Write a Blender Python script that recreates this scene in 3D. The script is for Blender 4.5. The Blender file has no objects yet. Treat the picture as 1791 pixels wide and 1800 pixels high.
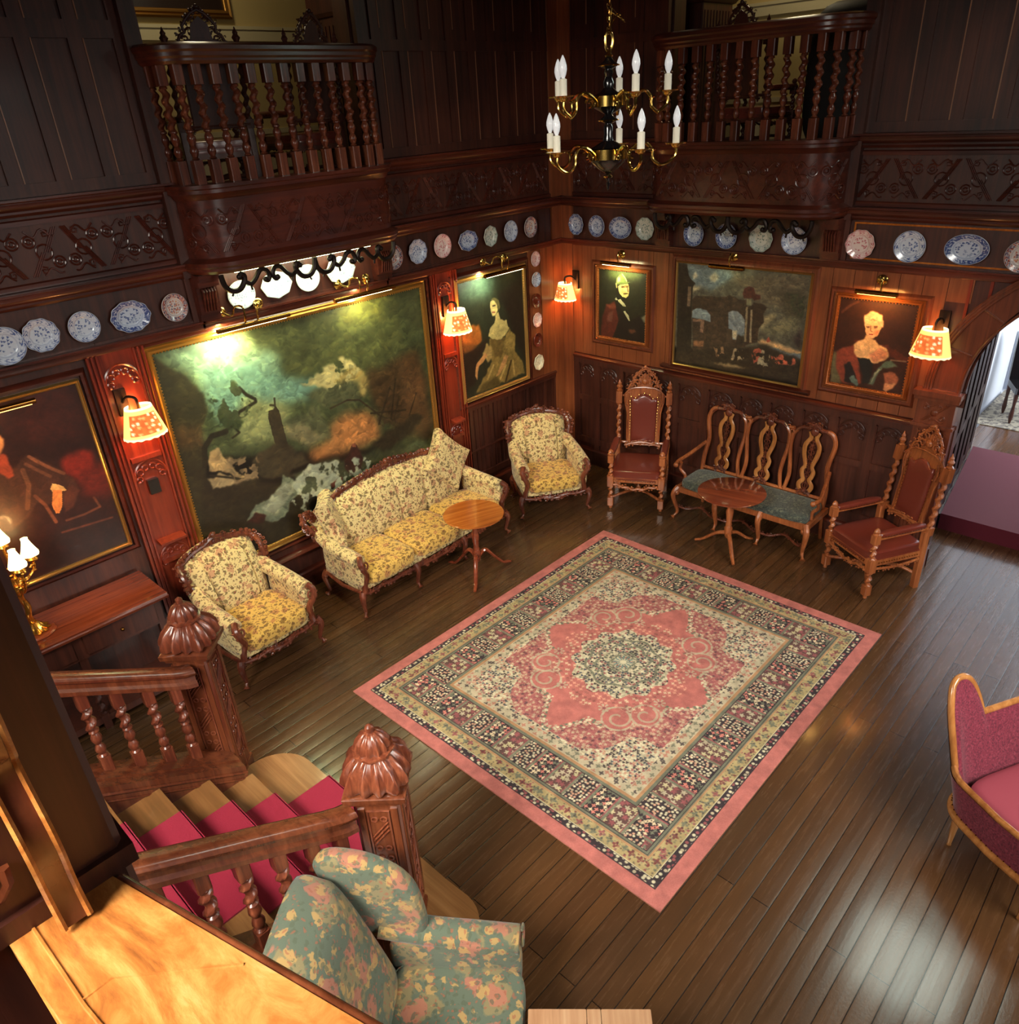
import bpy, bmesh, math, random
import numpy as np
from mathutils import Vector, Matrix
PI=math.pi; D=bpy.data; sc=bpy.context.scene; COL=sc.collection
# ---------------------------------------------------------------- camera (image taken as 1791x1800)
cam=D.cameras.new('camera'); co=D.objects.new('camera',cam); COL.objects.link(co); sc.camera=co
yaw,pitch,roll,FPX=.788,.4876,.0612,1345.1
fw=Vector((math.sin(yaw)*math.cos(pitch),math.cos(yaw)*math.cos(pitch),-math.sin(pitch)))
rt=Vector((math.cos(yaw),-math.sin(yaw),0)); dn=fw.cross(rt)
r2=rt*math.cos(roll)+dn*math.sin(roll); d2=-rt*math.sin(roll)+dn*math.cos(roll)
co.matrix_world=Matrix(((r2.x,-d2.x,-fw.x,0),(r2.y,-d2.y,-fw.y,0),(r2.z,-d2.z,-fw.z,4.4),(0,0,0,1)))
cam.sensor_fit='VERTICAL'; cam.sensor_height=24; cam.lens=24*FPX/1800; cam.clip_start=.05
XR,YL=7.63,6.4           # planes of the right and the left wall
XB,YB,ZC=-2.6,-3.4,6.6   # walls behind the camera, ceiling
# ---------------------------------------------------------------- world, daylight and added lamps
w=D.worlds.new('w'); sc.world=w; w.use_nodes=True
w.node_tree.nodes['Background'].inputs[0].default_value=(.80,.86,1,1); w.node_tree.nodes['Background'].inputs[1].default_value=.3
sc.view_settings.view_transform='Standard'; sc.view_settings.look='None'; sc.view_settings.gamma=1
sc.view_settings.exposure=0.0; sc.view_settings.use_curve_mapping=False
def light(kind,name,loc,energy,color,aim=None,**k):
    l=D.lights.new(name,kind); l.energy=energy; l.color=color
    for a,b in k.items(): setattr(l,a,b)
    o=D.objects.new(name,l); COL.objects.link(o); o.location=loc
    if aim is not None: o.rotation_euler=(Vector(aim)-Vector(loc)).to_track_quat('-Z','Y').to_euler()
    return o
# added area fills, set in two unseen windows behind the camera
light('AREA','fill_back',(3.4,YB+.12,4.3),175,(1,.95,.86),(3.8,2.6,-1.2),shape='RECTANGLE',size=3.4,size_y=2.6,spread=math.radians(95))
light('AREA','fill_front',(XB+.12,1.6,5.3),215,(1,.95,.84),(4.2,3.2,-1.0),shape='RECTANGLE',size=2.6,size_y=2.0,spread=math.radians(85))
light('AREA','assumed_high_window_light',(XR+.12,.8,5.4),70,(.86,1,.88),(3.6,.4,0),shape='RECTANGLE',size=1.2,size_y=1.7)  # area lamp in an assumed high window, out of view
# added unseen spot lamp, imitating sunlight on the landing rail; no window there
light('SPOT','added_rail_spot',(-1.5,1.07,5.35),125,(1,.84,.60),(.18,1.0,3.35),spot_size=math.radians(19),spot_blend=.5,shadow_soft_size=.05)
# assumed daylight of the next room, beyond the arch: unseen area lamp
light('AREA','assumed_next_room_light',(11.6,-.9,3.2),300,(.88,.94,1),(12.6,1.6,.9),shape='RECTANGLE',size=2.2,size_y=2.2)
# ---------------------------------------------------------------- colour / materials
def s2l(c):
    return tuple((x/255/12.92 if x/255<=.04045 else ((x/255+.055)/1.055)**2.4) for x in c)
MATS={}
def mat(name,col,rough=.5,metal=0,spec=.5,emit=None,es=0,coat=0,**k):
    if name in MATS: return MATS[name]
    m=D.materials.new(name); m.use_nodes=True; b=m.node_tree.nodes['Principled BSDF']
    b.inputs['Base Color'].default_value=(*s2l(col),1); b.inputs['Roughness'].default_value=rough
    b.inputs['Metallic'].default_value=metal; b.inputs['Specular IOR Level'].default_value=spec
    b.inputs['Coat Weight'].default_value=coat; b.inputs['Coat Roughness'].default_value=.12
    if emit: b.inputs['Emission Color'].default_value=(*s2l(emit),1); b.inputs['Emission Strength'].default_value=es
    for a,v in k.items(): b.inputs[a.replace('_',' ')].default_value=v
    MATS[name]=m; return m
def N(m,t,**k):
    n=m.node_tree.nodes.new(t)
    for a,v in k.items():
        if a.startswith('i_'): n.inputs[a[2:].replace('_',' ')].default_value=v
        else: setattr(n,a,v)
    return n
def L(m,a,ao,b,bi): m.node_tree.links.new(a.outputs[ao],b.inputs[bi])
def ramp(m,stops):
    r=N(m,'ShaderNodeValToRGB'); e=r.color_ramp.elements
    while len(e)<len(stops): e.new(.5)
    for x,(p,c) in zip(e,stops): x.position=p; x.color=(*s2l(c),1)
    return r
def coords(m,scale,kind='Object',rot=(0,0,0)):
    t=N(m,'ShaderNodeTexCoord'); mp=N(m,'ShaderNodeMapping'); mp.inputs['Scale'].default_value=scale; mp.inputs['Rotation'].default_value=rot
    L(m,t,kind,mp,'Vector'); return mp
def bump(m,src,out,strength,dist=.01):
    b=N(m,'ShaderNodeBump'); b.inputs['Strength'].default_value=strength; b.inputs['Distance'].default_value=dist
    L(m,src,out,b,'Height'); L(m,b,'Normal',m.node_tree.nodes['Principled BSDF'],'Normal'); return b
def wood(name,c1,c2,rough=.35,axis='z',scale=22,coat=.2,c0=None,bs=.25):
    """wood with its grain running along one axis"""
    if name in MATS: return MATS[name]
    m=mat(name,c1,rough,coat=coat); s=[scale]*3; s['xyz'.index(axis)]=scale*.05
    mp=coords(m,s); n=N(m,'ShaderNodeTexNoise',i_Scale=1.0,i_Detail=6.0,i_Roughness=.62,i_Distortion=.6); L(m,mp,'Vector',n,'Vector')
    mp2=coords(m,(1.3,1.3,1.3)); n2=N(m,'ShaderNodeTexNoise',i_Scale=1.0,i_Detail=3.0); L(m,mp2,'Vector',n2,'Vector')
    a=N(m,'ShaderNodeMath',operation='ADD'); L(m,n,'Fac',a,0); L(m,n2,'Fac',a,1)
    h=N(m,'ShaderNodeMath',operation='MULTIPLY'); h.inputs[1].default_value=.5; L(m,a,0,h,0)
    r=ramp(m,[(.36,c0 or tuple(int(x*.62) for x in c1)),(.5,c1),(.64,c2)]); L(m,h,0,r,'Fac')
    L(m,r,'Color',m.node_tree.nodes['Principled BSDF'],'Base Color'); bump(m,n,'Fac',bs,.004); return m
def vcol(name,rough=.5,coat=0,bs=0,bscale=300,spec=.5,emit=0):
    """material whose colour comes from the woven / painted pattern stored on the mesh"""
    if name in MATS: return MATS[name]
    m=mat(name,(128,128,128),rough,coat=coat,spec=spec); a=N(m,'ShaderNodeVertexColor',layer_name='Col')
    L(m,a,'Color',m.node_tree.nodes['Principled BSDF'],'Base Color')
    if emit: L(m,a,'Color',m.node_tree.nodes['Principled BSDF'],'Emission Color'); m.node_tree.nodes['Principled BSDF'].inputs['Emission Strength'].default_value=emit
    if bs:
        n=N(m,'ShaderNodeTexNoise',i_Scale=float(bscale),i_Detail=2.0); mp=coords(m,(1,1,1)); L(m,mp,'Vector',n,'Vector'); bump(m,n,'Fac',bs,.003)
    return m
def fabric(name,base,spots,rough=.85,scale=1.0,bs=.3):
    """woven floral: base colour with layers of (cell scale, threshold, colour, mix)"""
    if name in MATS: return MATS[name]
    m=mat(name,base,rough,spec=.2); m.node_tree.nodes['Principled BSDF'].inputs['Sheen Weight'].default_value=.2
    mp=coords(m,(scale,)*3); dn=N(m,'ShaderNodeTexNoise',i_Scale=9.0,i_Detail=3.0); L(m,mp,'Vector',dn,'Vector')
    v=N(m,'ShaderNodeVectorMath',operation='MULTIPLY_ADD'); v.inputs[1].default_value=(.09,.09,.09); L(m,dn,'Color',v,0); L(m,mp,'Vector',v,2)
    cur=N(m,'ShaderNodeRGB'); cur.outputs[0].default_value=(*s2l(base),1); out='Color'
    for i,(s,th,c,mx,mode) in enumerate(spots):
        vo=N(m,'ShaderNodeTexVoronoi',i_Scale=float(s)); vo.feature='DISTANCE_TO_EDGE' if mode=='e' else 'F1'
        off=N(m,'ShaderNodeVectorMath',operation='ADD'); off.inputs[1].default_value=(i*1.7,i*.9,i*2.3); L(m,v,0,off,0); L(m,off,0,vo,'Vector')
        n=N(m,'ShaderNodeTexNoise',i_Scale=float(s)*3.1,i_Detail=2.0); L(m,off,0,n,'Vector')
        sb=N(m,'ShaderNodeMath',operation='MULTIPLY_ADD'); sb.inputs[1].default_value=.5 if mode!='e' else .06; nb=N(m,'ShaderNodeMath',operation='SUBTRACT'); nb.inputs[1].default_value=.5; L(m,n,'Fac',nb,0); L(m,nb,0,sb,0); L(m,vo,'Distance',sb,2)
        t=N(m,'ShaderNodeMapRange'); t.inputs['From Min'].default_value=th+.03; t.inputs['From Max'].default_value=th-.03; t.inputs['To Max'].default_value=mx; L(m,sb,0,t,'Value')
        mxn=N(m,'ShaderNodeMix',data_type='RGBA'); mxn.inputs['B'].default_value=(*s2l(c),1)
        m.node_tree.links.new(t.outputs[0],mxn.inputs['Factor']); m.node_tree.links.new(cur.outputs[0] if i==0 else cur.outputs['Result'],mxn.inputs['A']); cur=mxn
    m.node_tree.links.new(cur.outputs['Result'],m.node_tree.nodes['Principled BSDF'].inputs['Base Color'])
    nn=N(m,'ShaderNodeTexNoise',i_Scale=160.0,i_Detail=2.0); L(m,mp,'Vector',nn,'Vector'); bump(m,nn,'Fac',bs,.003); return m
# ---------------------------------------------------------------- object helpers
def tag(o,label=None,cat=None,group=None,kind=None):
    if label: o['label']=label
    if cat: o['category']=cat
    if group: o['group']=group
    if kind: o['kind']=kind
    return o
def empty(name,loc=(0,0,0),rz=0,label=None,cat=None,group=None):
    o=D.objects.new(name,None); COL.objects.link(o); o.location=loc; o.rotation_euler=(0,0,rz); o.empty_display_size=.1
    return tag(o,label,cat,group)
def copy_tree(o,parent=None):
    c=o.copy(); COL.objects.link(c)
    if parent: c.parent=parent
    for ch in [x for x in D.objects if x.parent==o]: copy_tree(ch,c)
    return c
class MB:
    def __init__(s,M=None,F=None): s.v=[];s.f=[];s.M=M;s.F=F
    def add(s,vs,fs):
        b=len(s.v)
        for p in vs:
            p=Vector(p)
            if s.F: p=Vector(s.F(*p))
            if s.M is not None: p=s.M@p
            s.v.append(tuple(p))
        s.f+=[tuple(i+b for i in f) for f in fs]; return s
    def box(s,x0,x1,y0,y1,z0,z1,bev=0):
        if bev:
            return s.prism([(x0+bev,y0),(x1-bev,y0),(x1,y0+bev),(x1,y1-bev),(x1-bev,y1),(x0+bev,y1),(x0,y1-bev),(x0,y0+bev)],z0,z1)
        return s.add([(x0,y0,z0),(x1,y0,z0),(x1,y1,z0),(x0,y1,z0),(x0,y0,z1),(x1,y0,z1),(x1,y1,z1),(x0,y1,z1)],
            [(0,3,2,1),(4,5,6,7),(0,1,5,4),(1,2,6,5),(2,3,7,6),(3,0,4,7)])
    def prism(s,poly,z0,z1,plane='xy',bev=0):
        """outline extruded along the third axis; plane names the two axes of the outline"""
        n=len(poly); f={'xy':lambda a,b,c:(a,b,c),'xz':lambda a,b,c:(a,c,b),'yz':lambda a,b,c:(c,a,b)}[plane]
        return s.add([f(a,b,z0) for a,b in poly]+[f(a,b,z1) for a,b in poly],
            [tuple(range(n-1,-1,-1)),tuple(range(n,2*n))]+[(i,(i+1)%n,n+(i+1)%n,n+i) for i in range(n)])
    def tube(s,pts,r,n=8,flat=1,up=None,closed=False,cap=True):
        pts=[Vector(p) for p in pts]; m=len(pts); rr=r if isinstance(r,(list,tuple)) else [r]*m; vs=[]
        u=Vector(up) if up else None
        for i,p in enumerate(pts):
            a=pts[(i-1)%m] if (closed or i>0) else p; b=pts[(i+1)%m] if (closed or i<m-1) else p
            t=(b-a); t=t.normalized() if t.length>1e-9 else Vector((0,0,1))
            if up:
                sd=t.cross(Vector(up)); sd=sd.normalized() if sd.length>1e-6 else Vector((1,0,0)); nn=sd.cross(t)
            else:
                if u is None: u=Vector((0,0,1)) if abs(t.z)<.9 else Vector((1,0,0))
                sd=t.cross(u).normalized(); u=sd.cross(t).normalized(); nn=u
            for k in range(n):
                an=2*PI*k/n; vs.append(p+sd*(rr[i]*math.cos(an))+nn*(rr[i]*flat*math.sin(an)))
        fs=[(i*n+k,i*n+(k+1)%n,(i+1)*n+(k+1)%n,(i+1)*n+k) for i in range(m-1) for k in range(n)]
        if closed: fs+=[((m-1)*n+k,(m-1)*n+(k+1)%n,(k+1)%n,k) for k in range(n)]
        elif cap: fs+=[tuple(range(n-1,-1,-1)),tuple((m-1)*n+k for k in range(n))]
        return s.add(vs,fs)
    def lathe(s,prof,c=(0,0,0),n=16,axis='z',lobes=0,amp=0,sq=0):
        """profile [(radius, height)] turned about an axis; lobes carve it, sq makes it squarish"""
        vs=[];m=len(prof)
        for r,h in prof:
            for k in range(n):
                a=2*PI*k/n; q=r*(1+amp*math.cos(lobes*a)) if lobes else r
                if sq: q=q/ (abs(math.cos(a))**sq+abs(math.sin(a))**sq)**(1/sq)
                x,y=q*math.cos(a),q*math.sin(a)
                p={'z':(x,y,h),'y':(x,h,y),'x':(h,x,y)}[axis]; vs.append((p[0]+c[0],p[1]+c[1],p[2]+c[2]))
        fs=[(i*n+k,i*n+(k+1)%n,(i+1)*n+(k+1)%n,(i+1)*n+k) for i in range(m-1) for k in range(n)]
        fs+=[tuple(range(n-1,-1,-1)),tuple((m-1)*n+k for k in range(n))]
        return s.add(vs,fs)
    def twist(s,a,b,r,turns,n=8,st=None):
        """barley-twist shaft between points a and b"""
        a=Vector(a);b=Vector(b);t=(b-a).normalized(); u=t.orthogonal().normalized(); v=t.cross(u); st=st or int(abs(turns)*10)
        vs=[]
        for i in range(st+1):
            q=i/st; ph=2*PI*turns*q; c=a.lerp(b,q)+(u*math.cos(ph)+v*math.sin(ph))*r*.27
            for k in range(n):
                an=2*PI*k/n; vs.append(c+(u*math.cos(an)+v*math.sin(an))*r*.74)
        fs=[(i*n+k,i*n+(k+1)%n,(i+1)*n+(k+1)%n,(i+1)*n+k) for i in range(st) for k in range(n)]
        fs+=[tuple(range(n-1,-1,-1)),tuple(st*n+k for k in range(n))]
        return s.add(vs,fs)
    def ball(s,c,r,n=8,m=6,sx=1,sy=1,sz=1,e=1.0):
        vs=[]
        f=lambda x:math.copysign(abs(x)**e,x)
        for i in range(m+1):
            a=-PI/2+PI*i/m
            for k in range(n):
                b=2*PI*k/n; vs.append((c[0]+r*sx*f(math.cos(a))*f(math.cos(b)),c[1]+r*sy*f(math.cos(a))*f(math.sin(b)),c[2]+r*sz*f(math.sin(a))))
        fs=[(i*n+k,i*n+(k+1)%n,(i+1)*n+(k+1)%n,(i+1)*n+k) for i in range(m) for k in range(n)]
        return s.add(vs,fs)
    def grid(s,fn,nu,nv,closeu=False):
        vs=[fn(i/nu,j/nv) for j in range(nv+1) for i in range(nu+1)]
        return s.add(vs,[(j*(nu+1)+i,j*(nu+1)+i+1,(j+1)*(nu+1)+i+1,(j+1)*(nu+1)+i) for j in range(nv) for i in range(nu)])
    def sweep(s,path,prof,up=(0,0,1),closed=False,flip=1):
        """profile [(side, up)] swept along a mitred path"""
        P=[Vector(p) for p in path]; U=Vector(up); m=len(P); n=len(prof); vs=[]
        for i,p in enumerate(P):
            a=(p-P[i-1]).normalized() if (closed or i>0) else None
            b=(P[(i+1)%m]-p).normalized() if (closed or i<m-1) else None
            a=a or b; b=b or a
            sa=a.cross(U)*flip; sb=b.cross(U)*flip; sd=(sa+sb); sd.normalize(); k=1/max(.3,sd.dot(sb.normalized()))
            for q,h in prof: vs.append(p+sd*(q*k)+U*h)
        fs=[(i*n+k,i*n+(k+1)%n,(i+1)*n+(k+1)%n,(i+1)*n+k) for i in range(m-1) for k in range(n)]
        if closed: fs+=[((m-1)*n+k,(m-1)*n+(k+1)%n,(k+1)%n,k) for k in range(n)]
        else: fs+=[tuple(range(n-1,-1,-1)),tuple((m-1)*n+k for k in range(n))]
        return s.add(vs,fs)
    def build(s,name,m,parent=None,smooth=True,sharp=38,merge=True,**t):
        me=D.meshes.new(name); me.from_pydata(s.v,[],s.f)
        bm=bmesh.new(); bm.from_mesh(me)
        if merge: bmesh.ops.remove_doubles(bm,verts=bm.verts,dist=1e-5)
        bmesh.ops.recalc_face_normals(bm,faces=bm.faces); bm.to_mesh(me); bm.free()
        for q in (m if isinstance(m,(list,tuple)) else [m]): me.materials.append(q)
        if smooth:
            me.polygons.foreach_set('use_smooth',[True]*len(me.polygons)); me.set_sharp_from_angle(angle=math.radians(sharp))
        o=D.objects.new(name,me); COL.objects.link(o)
        if parent: o.parent=parent
        return tag(o,**t)
def struct(mb,name,m,**k):
    o=mb.build(name,m,**k); o['kind']='structure'; return o
def arc(cx,cy,r,a0,a1,n=10): return [(cx+r*math.cos(math.radians(a0+(a1-a0)*i/n)),cy+r*math.sin(math.radians(a0+(a1-a0)*i/n))) for i in range(n+1)]
def spline(pts,n=6):
    P=[Vector(p) for p in pts]; out=[]
    for i in range(len(P)-1):
        a=P[max(i-1,0)];b=P[i];c=P[i+1];d=P[min(i+2,len(P)-1)]
        for k in range(n):
            t=k/n; out.append(.5*((2*b)+(c-a)*t+(2*a-5*b+4*c-d)*t*t+(3*b-a-3*c+d)*t**3))
    out.append(P[-1]); return out
FL=lambda u,o,z:(u,YL-o,z)      # left wall frame: along, out into the room, height
FR=lambda u,o,z:(XR-o,u,z)      # right wall frame
# ---------------------------------------------------------------- pattern painting (numpy)
def vnoise(h,w_,cells,seed,asp=1.0):
    rs=np.random.RandomState(seed); g=rs.rand(int(cells)+3,int(cells*asp)+3)
    y=np.linspace(0,cells,h)[:,None]; x=np.linspace(0,cells*asp,w_)[None,:]
    yi=y.astype(int); xi=x.astype(int); fy=y-yi; fx=x-xi; fy=fy*fy*(3-2*fy); fx=fx*fx*(3-2*fx)
    return (g[yi,xi]*(1-fy)*(1-fx)+g[yi+1,xi]*fy*(1-fx)+g[yi,xi+1]*(1-fy)*fx+g[yi+1,xi+1]*fy*fx)
def fbm(h,w_,c,seed,asp=1.0,o=4): return sum(vnoise(h,w_,c*2**i,seed+i,asp)*.5**i for i in range(o))/sum(.5**i for i in range(o))
def blur(a,k):
    k=int(k)
    if k<1: return a
    for _ in range(2):
        for ax in (0,1):
            p=[(0,0),(0,0)]; p[ax]=(k+1,k); c=np.cumsum(np.pad(a,p,mode='edge'),axis=ax); n=a.shape[ax]
            a=(np.take(c,range(2*k+1,2*k+1+n),axis=ax)-np.take(c,range(0,n),axis=ax))/(2*k+1)
    return a
def lin(a):
    a=a/255.; return np.where(a<=.04045,a/12.92,((a+.055)/1.055)**2.4)
class Canvas:
    def __init__(s,h,asp,seed=1):
        s.h=h; s.w=int(h*asp)+1; s.a=np.zeros((s.h,s.w,3)); s.asp=asp
        s.Y,s.X=np.meshgrid(np.linspace(0,1,s.h),np.linspace(0,asp,s.w),indexing='ij'); s.n=fbm(s.h,s.w,7,seed,asp); s.n2=fbm(s.h,s.w,26,seed+9,asp,3)
    def poly(s,c,soft,pts,rough=.02):
        x=s.X+(s.n-.5)*rough*2; y=s.Y+(s.n2-.5)*rough*2; m=np.zeros(s.X.shape,bool); n=len(pts)
        for i in range(n):
            (x0,y0),(x1,y1)=pts[i],pts[(i+1)%n]
            if y0==y1: continue
            m^=((y0>y)!=(y1>y))&(x<(x1-x0)*(y-y0)/(y1-y0)+x0)
        s.mix(c,blur(m.astype(float),soft*s.h*.55))
    def mix(s,c,m): s.a=s.a*(1-m[...,None])+np.array(c,float)*m[...,None]
    def line(s,c,soft,pts,wd):
        d=np.full(s.X.shape,9.)
        for (x0,y0),(x1,y1) in zip(pts[:-1],pts[1:]):
            dx,dy=x1-x0,y1-y0; t=np.clip(((s.X-x0)*dx+(s.Y-y0)*dy)/(dx*dx+dy*dy+1e-9),0,1); d=np.minimum(d,np.hypot(s.X-x0-t*dx,s.Y-y0-t*dy))
        s.mix(c,np.clip((wd/2+soft-d)/max(soft,1/s.h),0,1))
    def run(s,items,gain=1):
        for it in items:
            if it[0]=='p': s.poly(it[1],it[2],it[3],.006 if it[2]<.008 else .02)
            elif it[0]=='l': s.line(it[1],max(it[2],.006),it[3],it[4]*.6)
            else:
                b=s.a.copy(); s.poly(it[1],it[2],it[3],.03); k=np.clip((s.n2-.44)*14,0,1)[...,None]; s.a=s.a*k+b*(1-k)
        for sz,st_ in ((.035,.5),(.016,.6)) if s.asp>1.2 else ((.02,.25),(.010,.3)):      # brush daubs
            q,m,_=cells(s.X*.6+s.n*.08,s.Y+s.n2*.05,sz,int(sz*1000),[(.80,)*3,(.93,)*3,(1.04,1.0,.96),(1.22,1.2,1.14)],.5); s.a*=1-(1-q)*(m*st_)[...,None]
        s.a*=(.82+.36*s.n2)[...,None]*gain; return s
def painted(name,arr,fn,m,parent=None,back=None,**t):
    """sheet mesh with one vertex per painted point; fn maps u,v (0..1, v down) arrays to xyz arrays"""
    h,w_=arr.shape[:2]; V,U=np.meshgrid(np.linspace(0,1,h),np.linspace(0,1,w_),indexing='ij')
    co_=np.stack(fn(U,V),-1).reshape(-1,3).astype(np.float32); i=np.arange((h-1)*(w_-1)); r=i//(w_-1); c=i%(w_-1); a=r*w_+c
    q=np.stack([a,a+w_,a+w_+1,a+1],-1).astype(np.int32)
    me=D.meshes.new(name); me.vertices.add(len(co_)); me.vertices.foreach_set('co',co_.ravel())
    me.loops.add(q.size); me.loops.foreach_set('vertex_index',q.ravel()); me.polygons.add(len(q)); me.polygons.foreach_set('loop_start',np.arange(0,q.size,4,dtype=np.int32))
    me.update(calc_edges=True); me.polygons.foreach_set('use_smooth',[True]*len(q))
    ca=me.color_attributes.new('Col','FLOAT_COLOR','POINT'); rgba=np.ones((h*w_,4),np.float32); rgba[:,:3]=lin(np.clip(arr,0,255)).reshape(-1,3); ca.data.foreach_set('color',rgba.ravel())
    me.materials.append(m); me.validate(); o=D.objects.new(name,me); COL.objects.link(o)
    if parent: o.parent=parent
    return tag(o,**t)
def cells(u,v,size,seed,pal,rad=.42,petal=0):
    """small scattered flowers: returns colour and mask arrays"""
    gx=u/size; gy=v/size; ix=np.floor(gx).astype(int); iy=np.floor(gy).astype(int); best=np.full(u.shape,9.); idx=np.zeros(u.shape,int); ang=np.zeros(u.shape)
    hsh=lambda a,b,k:((np.sin(a*127.1+b*311.7+seed*17.3+k*71.7)*43758.5453)%1.0)
    for dx in(-1,0,1):
        for dy in(-1,0,1):
            a=ix+dx;b=iy+dy; px=a+.5+(hsh(a,b,0)-.5)*.7; py=b+.5+(hsh(a,b,1)-.5)*.7; d=np.hypot(gx-px,gy-py); k=d<best
            best=np.where(k,d,best); idx=np.where(k,(hsh(a,b,2)*len(pal)).astype(int),idx); ang=np.where(k,np.arctan2(gy-py,gx-px),ang)
    r=rad*(1+.3*np.cos(petal*ang)) if petal else rad
    return np.array(pal,float)[np.clip(idx,0,len(pal)-1)],np.clip((r-best)*9,0,1),best
# ---------------------------------------------------------------- materials
WD=wood('dark_oak',(70,34,24),(92,47,32),.42,'z',c0=(44,21,15),coat=.08)
WDX=wood('dark_oak_rails',(78,32,21),(104,46,29),.3,'x',c0=(48,20,14))
WDY=wood('dark_oak_rails_y',(78,32,21),(104,46,29),.3,'y',c0=(48,20,14))
WR=wood('red_oak_boards',(128,68,38),(152,86,50),.34,'z',c0=(94,48,28),coat=.1)
WA=wood('arch_oak',(104,50,30),(130,66,40),.34,'z',c0=(74,36,22),coat=.1)
WP=wood('red_panel',(122,44,26),(146,58,34),.3,'z',c0=(88,30,20))
WC=wood('carved_walnut',(104,50,32),(150,84,56),.28,'z',c0=(58,26,18),scale=40)
WT=wood('throne_oak',(158,88,48),(192,116,68),.3,'z',c0=(112,56,30),scale=34)
WM=wood('mahogany_top',(122,56,34),(150,74,44),.12,'x',c0=(92,38,24),coat=.7)
WY=wood('yew_top',(176,96,34),(206,124,52),.14,'x',c0=(140,70,24),coat=.7)
WG=wood('golden_ledge',(176,112,54),(206,144,78),.34,'y',c0=(120,68,30),scale=9,coat=.3)
WL=wood('limed_board',(196,150,112),(212,172,134),.4,'y',c0=(168,120,84))
WN=wood('newel_oak',(96,48,28),(130,70,42),.26,'z',c0=(74,32,20),coat=.4)
WS=wood('step_oak',(140,94,52),(168,120,72),.4,'y',c0=(118,80,42))
WF=wood('fruitwood',(176,116,62),(200,140,84),.22,'z',c0=(140,84,42),coat=.5)
BR=mat('brass',(212,176,96),.18,1); BRD=mat('antique_brass',(150,104,48),.25,1); GOLD=mat('gilt_frame',(188,140,70),.32,.85); BLK=mat('black_enamel',(20,18,20),.15,coat=.6)
IRON=mat('dark_iron',(40,30,26),.4,.7); LEA=mat('brown_leather',(112,46,34),.28,coat=.35); PLAS=mat('cream_plaster',(212,190,128),.85); DADO=mat('cream_dado',(226,214,170),.6)
WHT=mat('white_wall',(226,230,236),.8); CAND=mat('ivory_candle_tube',(246,238,214),.5,emit=(255,244,220),es=.12)
BULB=mat('frosted_bulb',(236,236,236),.2,emit=(244,244,244),es=.30,coat=.4)
TAP=fabric('cream_tapestry',(214,192,134),[(9,.30,(178,122,92),.75,'f'),(19,.34,(104,86,54),.85,'f'),(42,.34,(92,58,42),.75,'f'),(30,.20,(160,80,66),.8,'f')])
TAPG=fabric('gold_tapestry',(214,172,86),[(9,.31,(176,112,70),.75,'f'),(19,.34,(116,84,40),.85,'f'),(44,.34,(104,58,34),.75,'f')])
WING=fabric('green_floral',(92,102,86),[(5.5,.44,(136,122,86),.85,'f'),(6.4,.36,(170,108,88),.85,'f'),(13,.34,(176,142,88),.85,'f'),(27,.36,(84,92,74),.7,'f'),(34,.26,(150,92,70),.7,'f')],1.0)
SLATE=fabric('slate_brocade',(78,84,76),[(24,.40,(112,116,98),.8,'f'),(50,.4,(48,52,52),.8,'f')])
BURG=fabric('burgundy_weave',(120,40,58),[(70,.42,(88,26,44),.8,'f'),(56,.34,(150,66,82),.5,'f')])
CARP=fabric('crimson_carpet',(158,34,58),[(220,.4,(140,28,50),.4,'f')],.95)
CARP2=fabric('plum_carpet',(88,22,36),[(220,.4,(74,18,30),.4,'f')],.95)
PINK=mat('plum_seat_pad',(150,60,74),.8)
# floor boards
m=mat('floor_boards',(84,54,34),.2,coat=.5); mp=coords(m,(1,1,1))
bk=N(m,'ShaderNodeTexBrick',offset=.37,offset_frequency=2); bk.inputs['Scale'].default_value=1; bk.inputs['Brick Width'].default_value=3.1; bk.inputs['Row Height'].default_value=.118; bk.inputs['Mortar Size'].default_value=.0035; bk.inputs['Mortar Smooth'].default_value=.35; bk.inputs['Bias'].default_value=0
bk.inputs['Color1'].default_value=(*s2l((100,73,46)),1); bk.inputs['Color2'].default_value=(*s2l((84,62,42)),1); bk.inputs['Mortar'].default_value=(*s2l((34,24,18)),1)
L(m,mp,'Vector',bk,'Vector')
mp2=coords(m,(1.6,26,1)); n=N(m,'ShaderNodeTexNoise',i_Scale=1.5,i_Detail=7.0,i_Roughness=.7); L(m,mp2,'Vector',n,'Vector')
mx=N(m,'ShaderNodeMix',data_type='RGBA',blend_type='OVERLAY'); mx.inputs['Factor'].default_value=.5; m.node_tree.links.new(bk.outputs['Color'],mx.inputs['A']); m.node_tree.links.new(n.outputs['Fac'],mx.inputs['B'])
n3=N(m,'ShaderNodeTexNoise',i_Scale=.8,i_Detail=3.0); L(m,coords(m,(1,1,1)),'Vector',n3,'Vector'); r3=ramp(m,[(.35,(104,82,66)),(.65,(160,118,84))])
mx2=N(m,'ShaderNodeMix',data_type='RGBA',blend_type='OVERLAY'); mx2.inputs['Factor'].default_value=.5; L(m,n3,'Fac',r3,'Fac'); m.node_tree.links.new(mx.outputs['Result'],mx2.inputs['A']); m.node_tree.links.new(r3.outputs['Color'],mx2.inputs['B'])
bs=m.node_tree.nodes['Principled BSDF']; m.node_tree.links.new(mx2.outputs['Result'],bs.inputs['Base Color'])
rr=N(m,'ShaderNodeMapRange'); rr.inputs['To Min'].default_value=.16; rr.inputs['To Max'].default_value=.36; L(m,n,'Fac',rr,'Value'); L(m,rr,'Result',bs,'Roughness')
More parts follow.
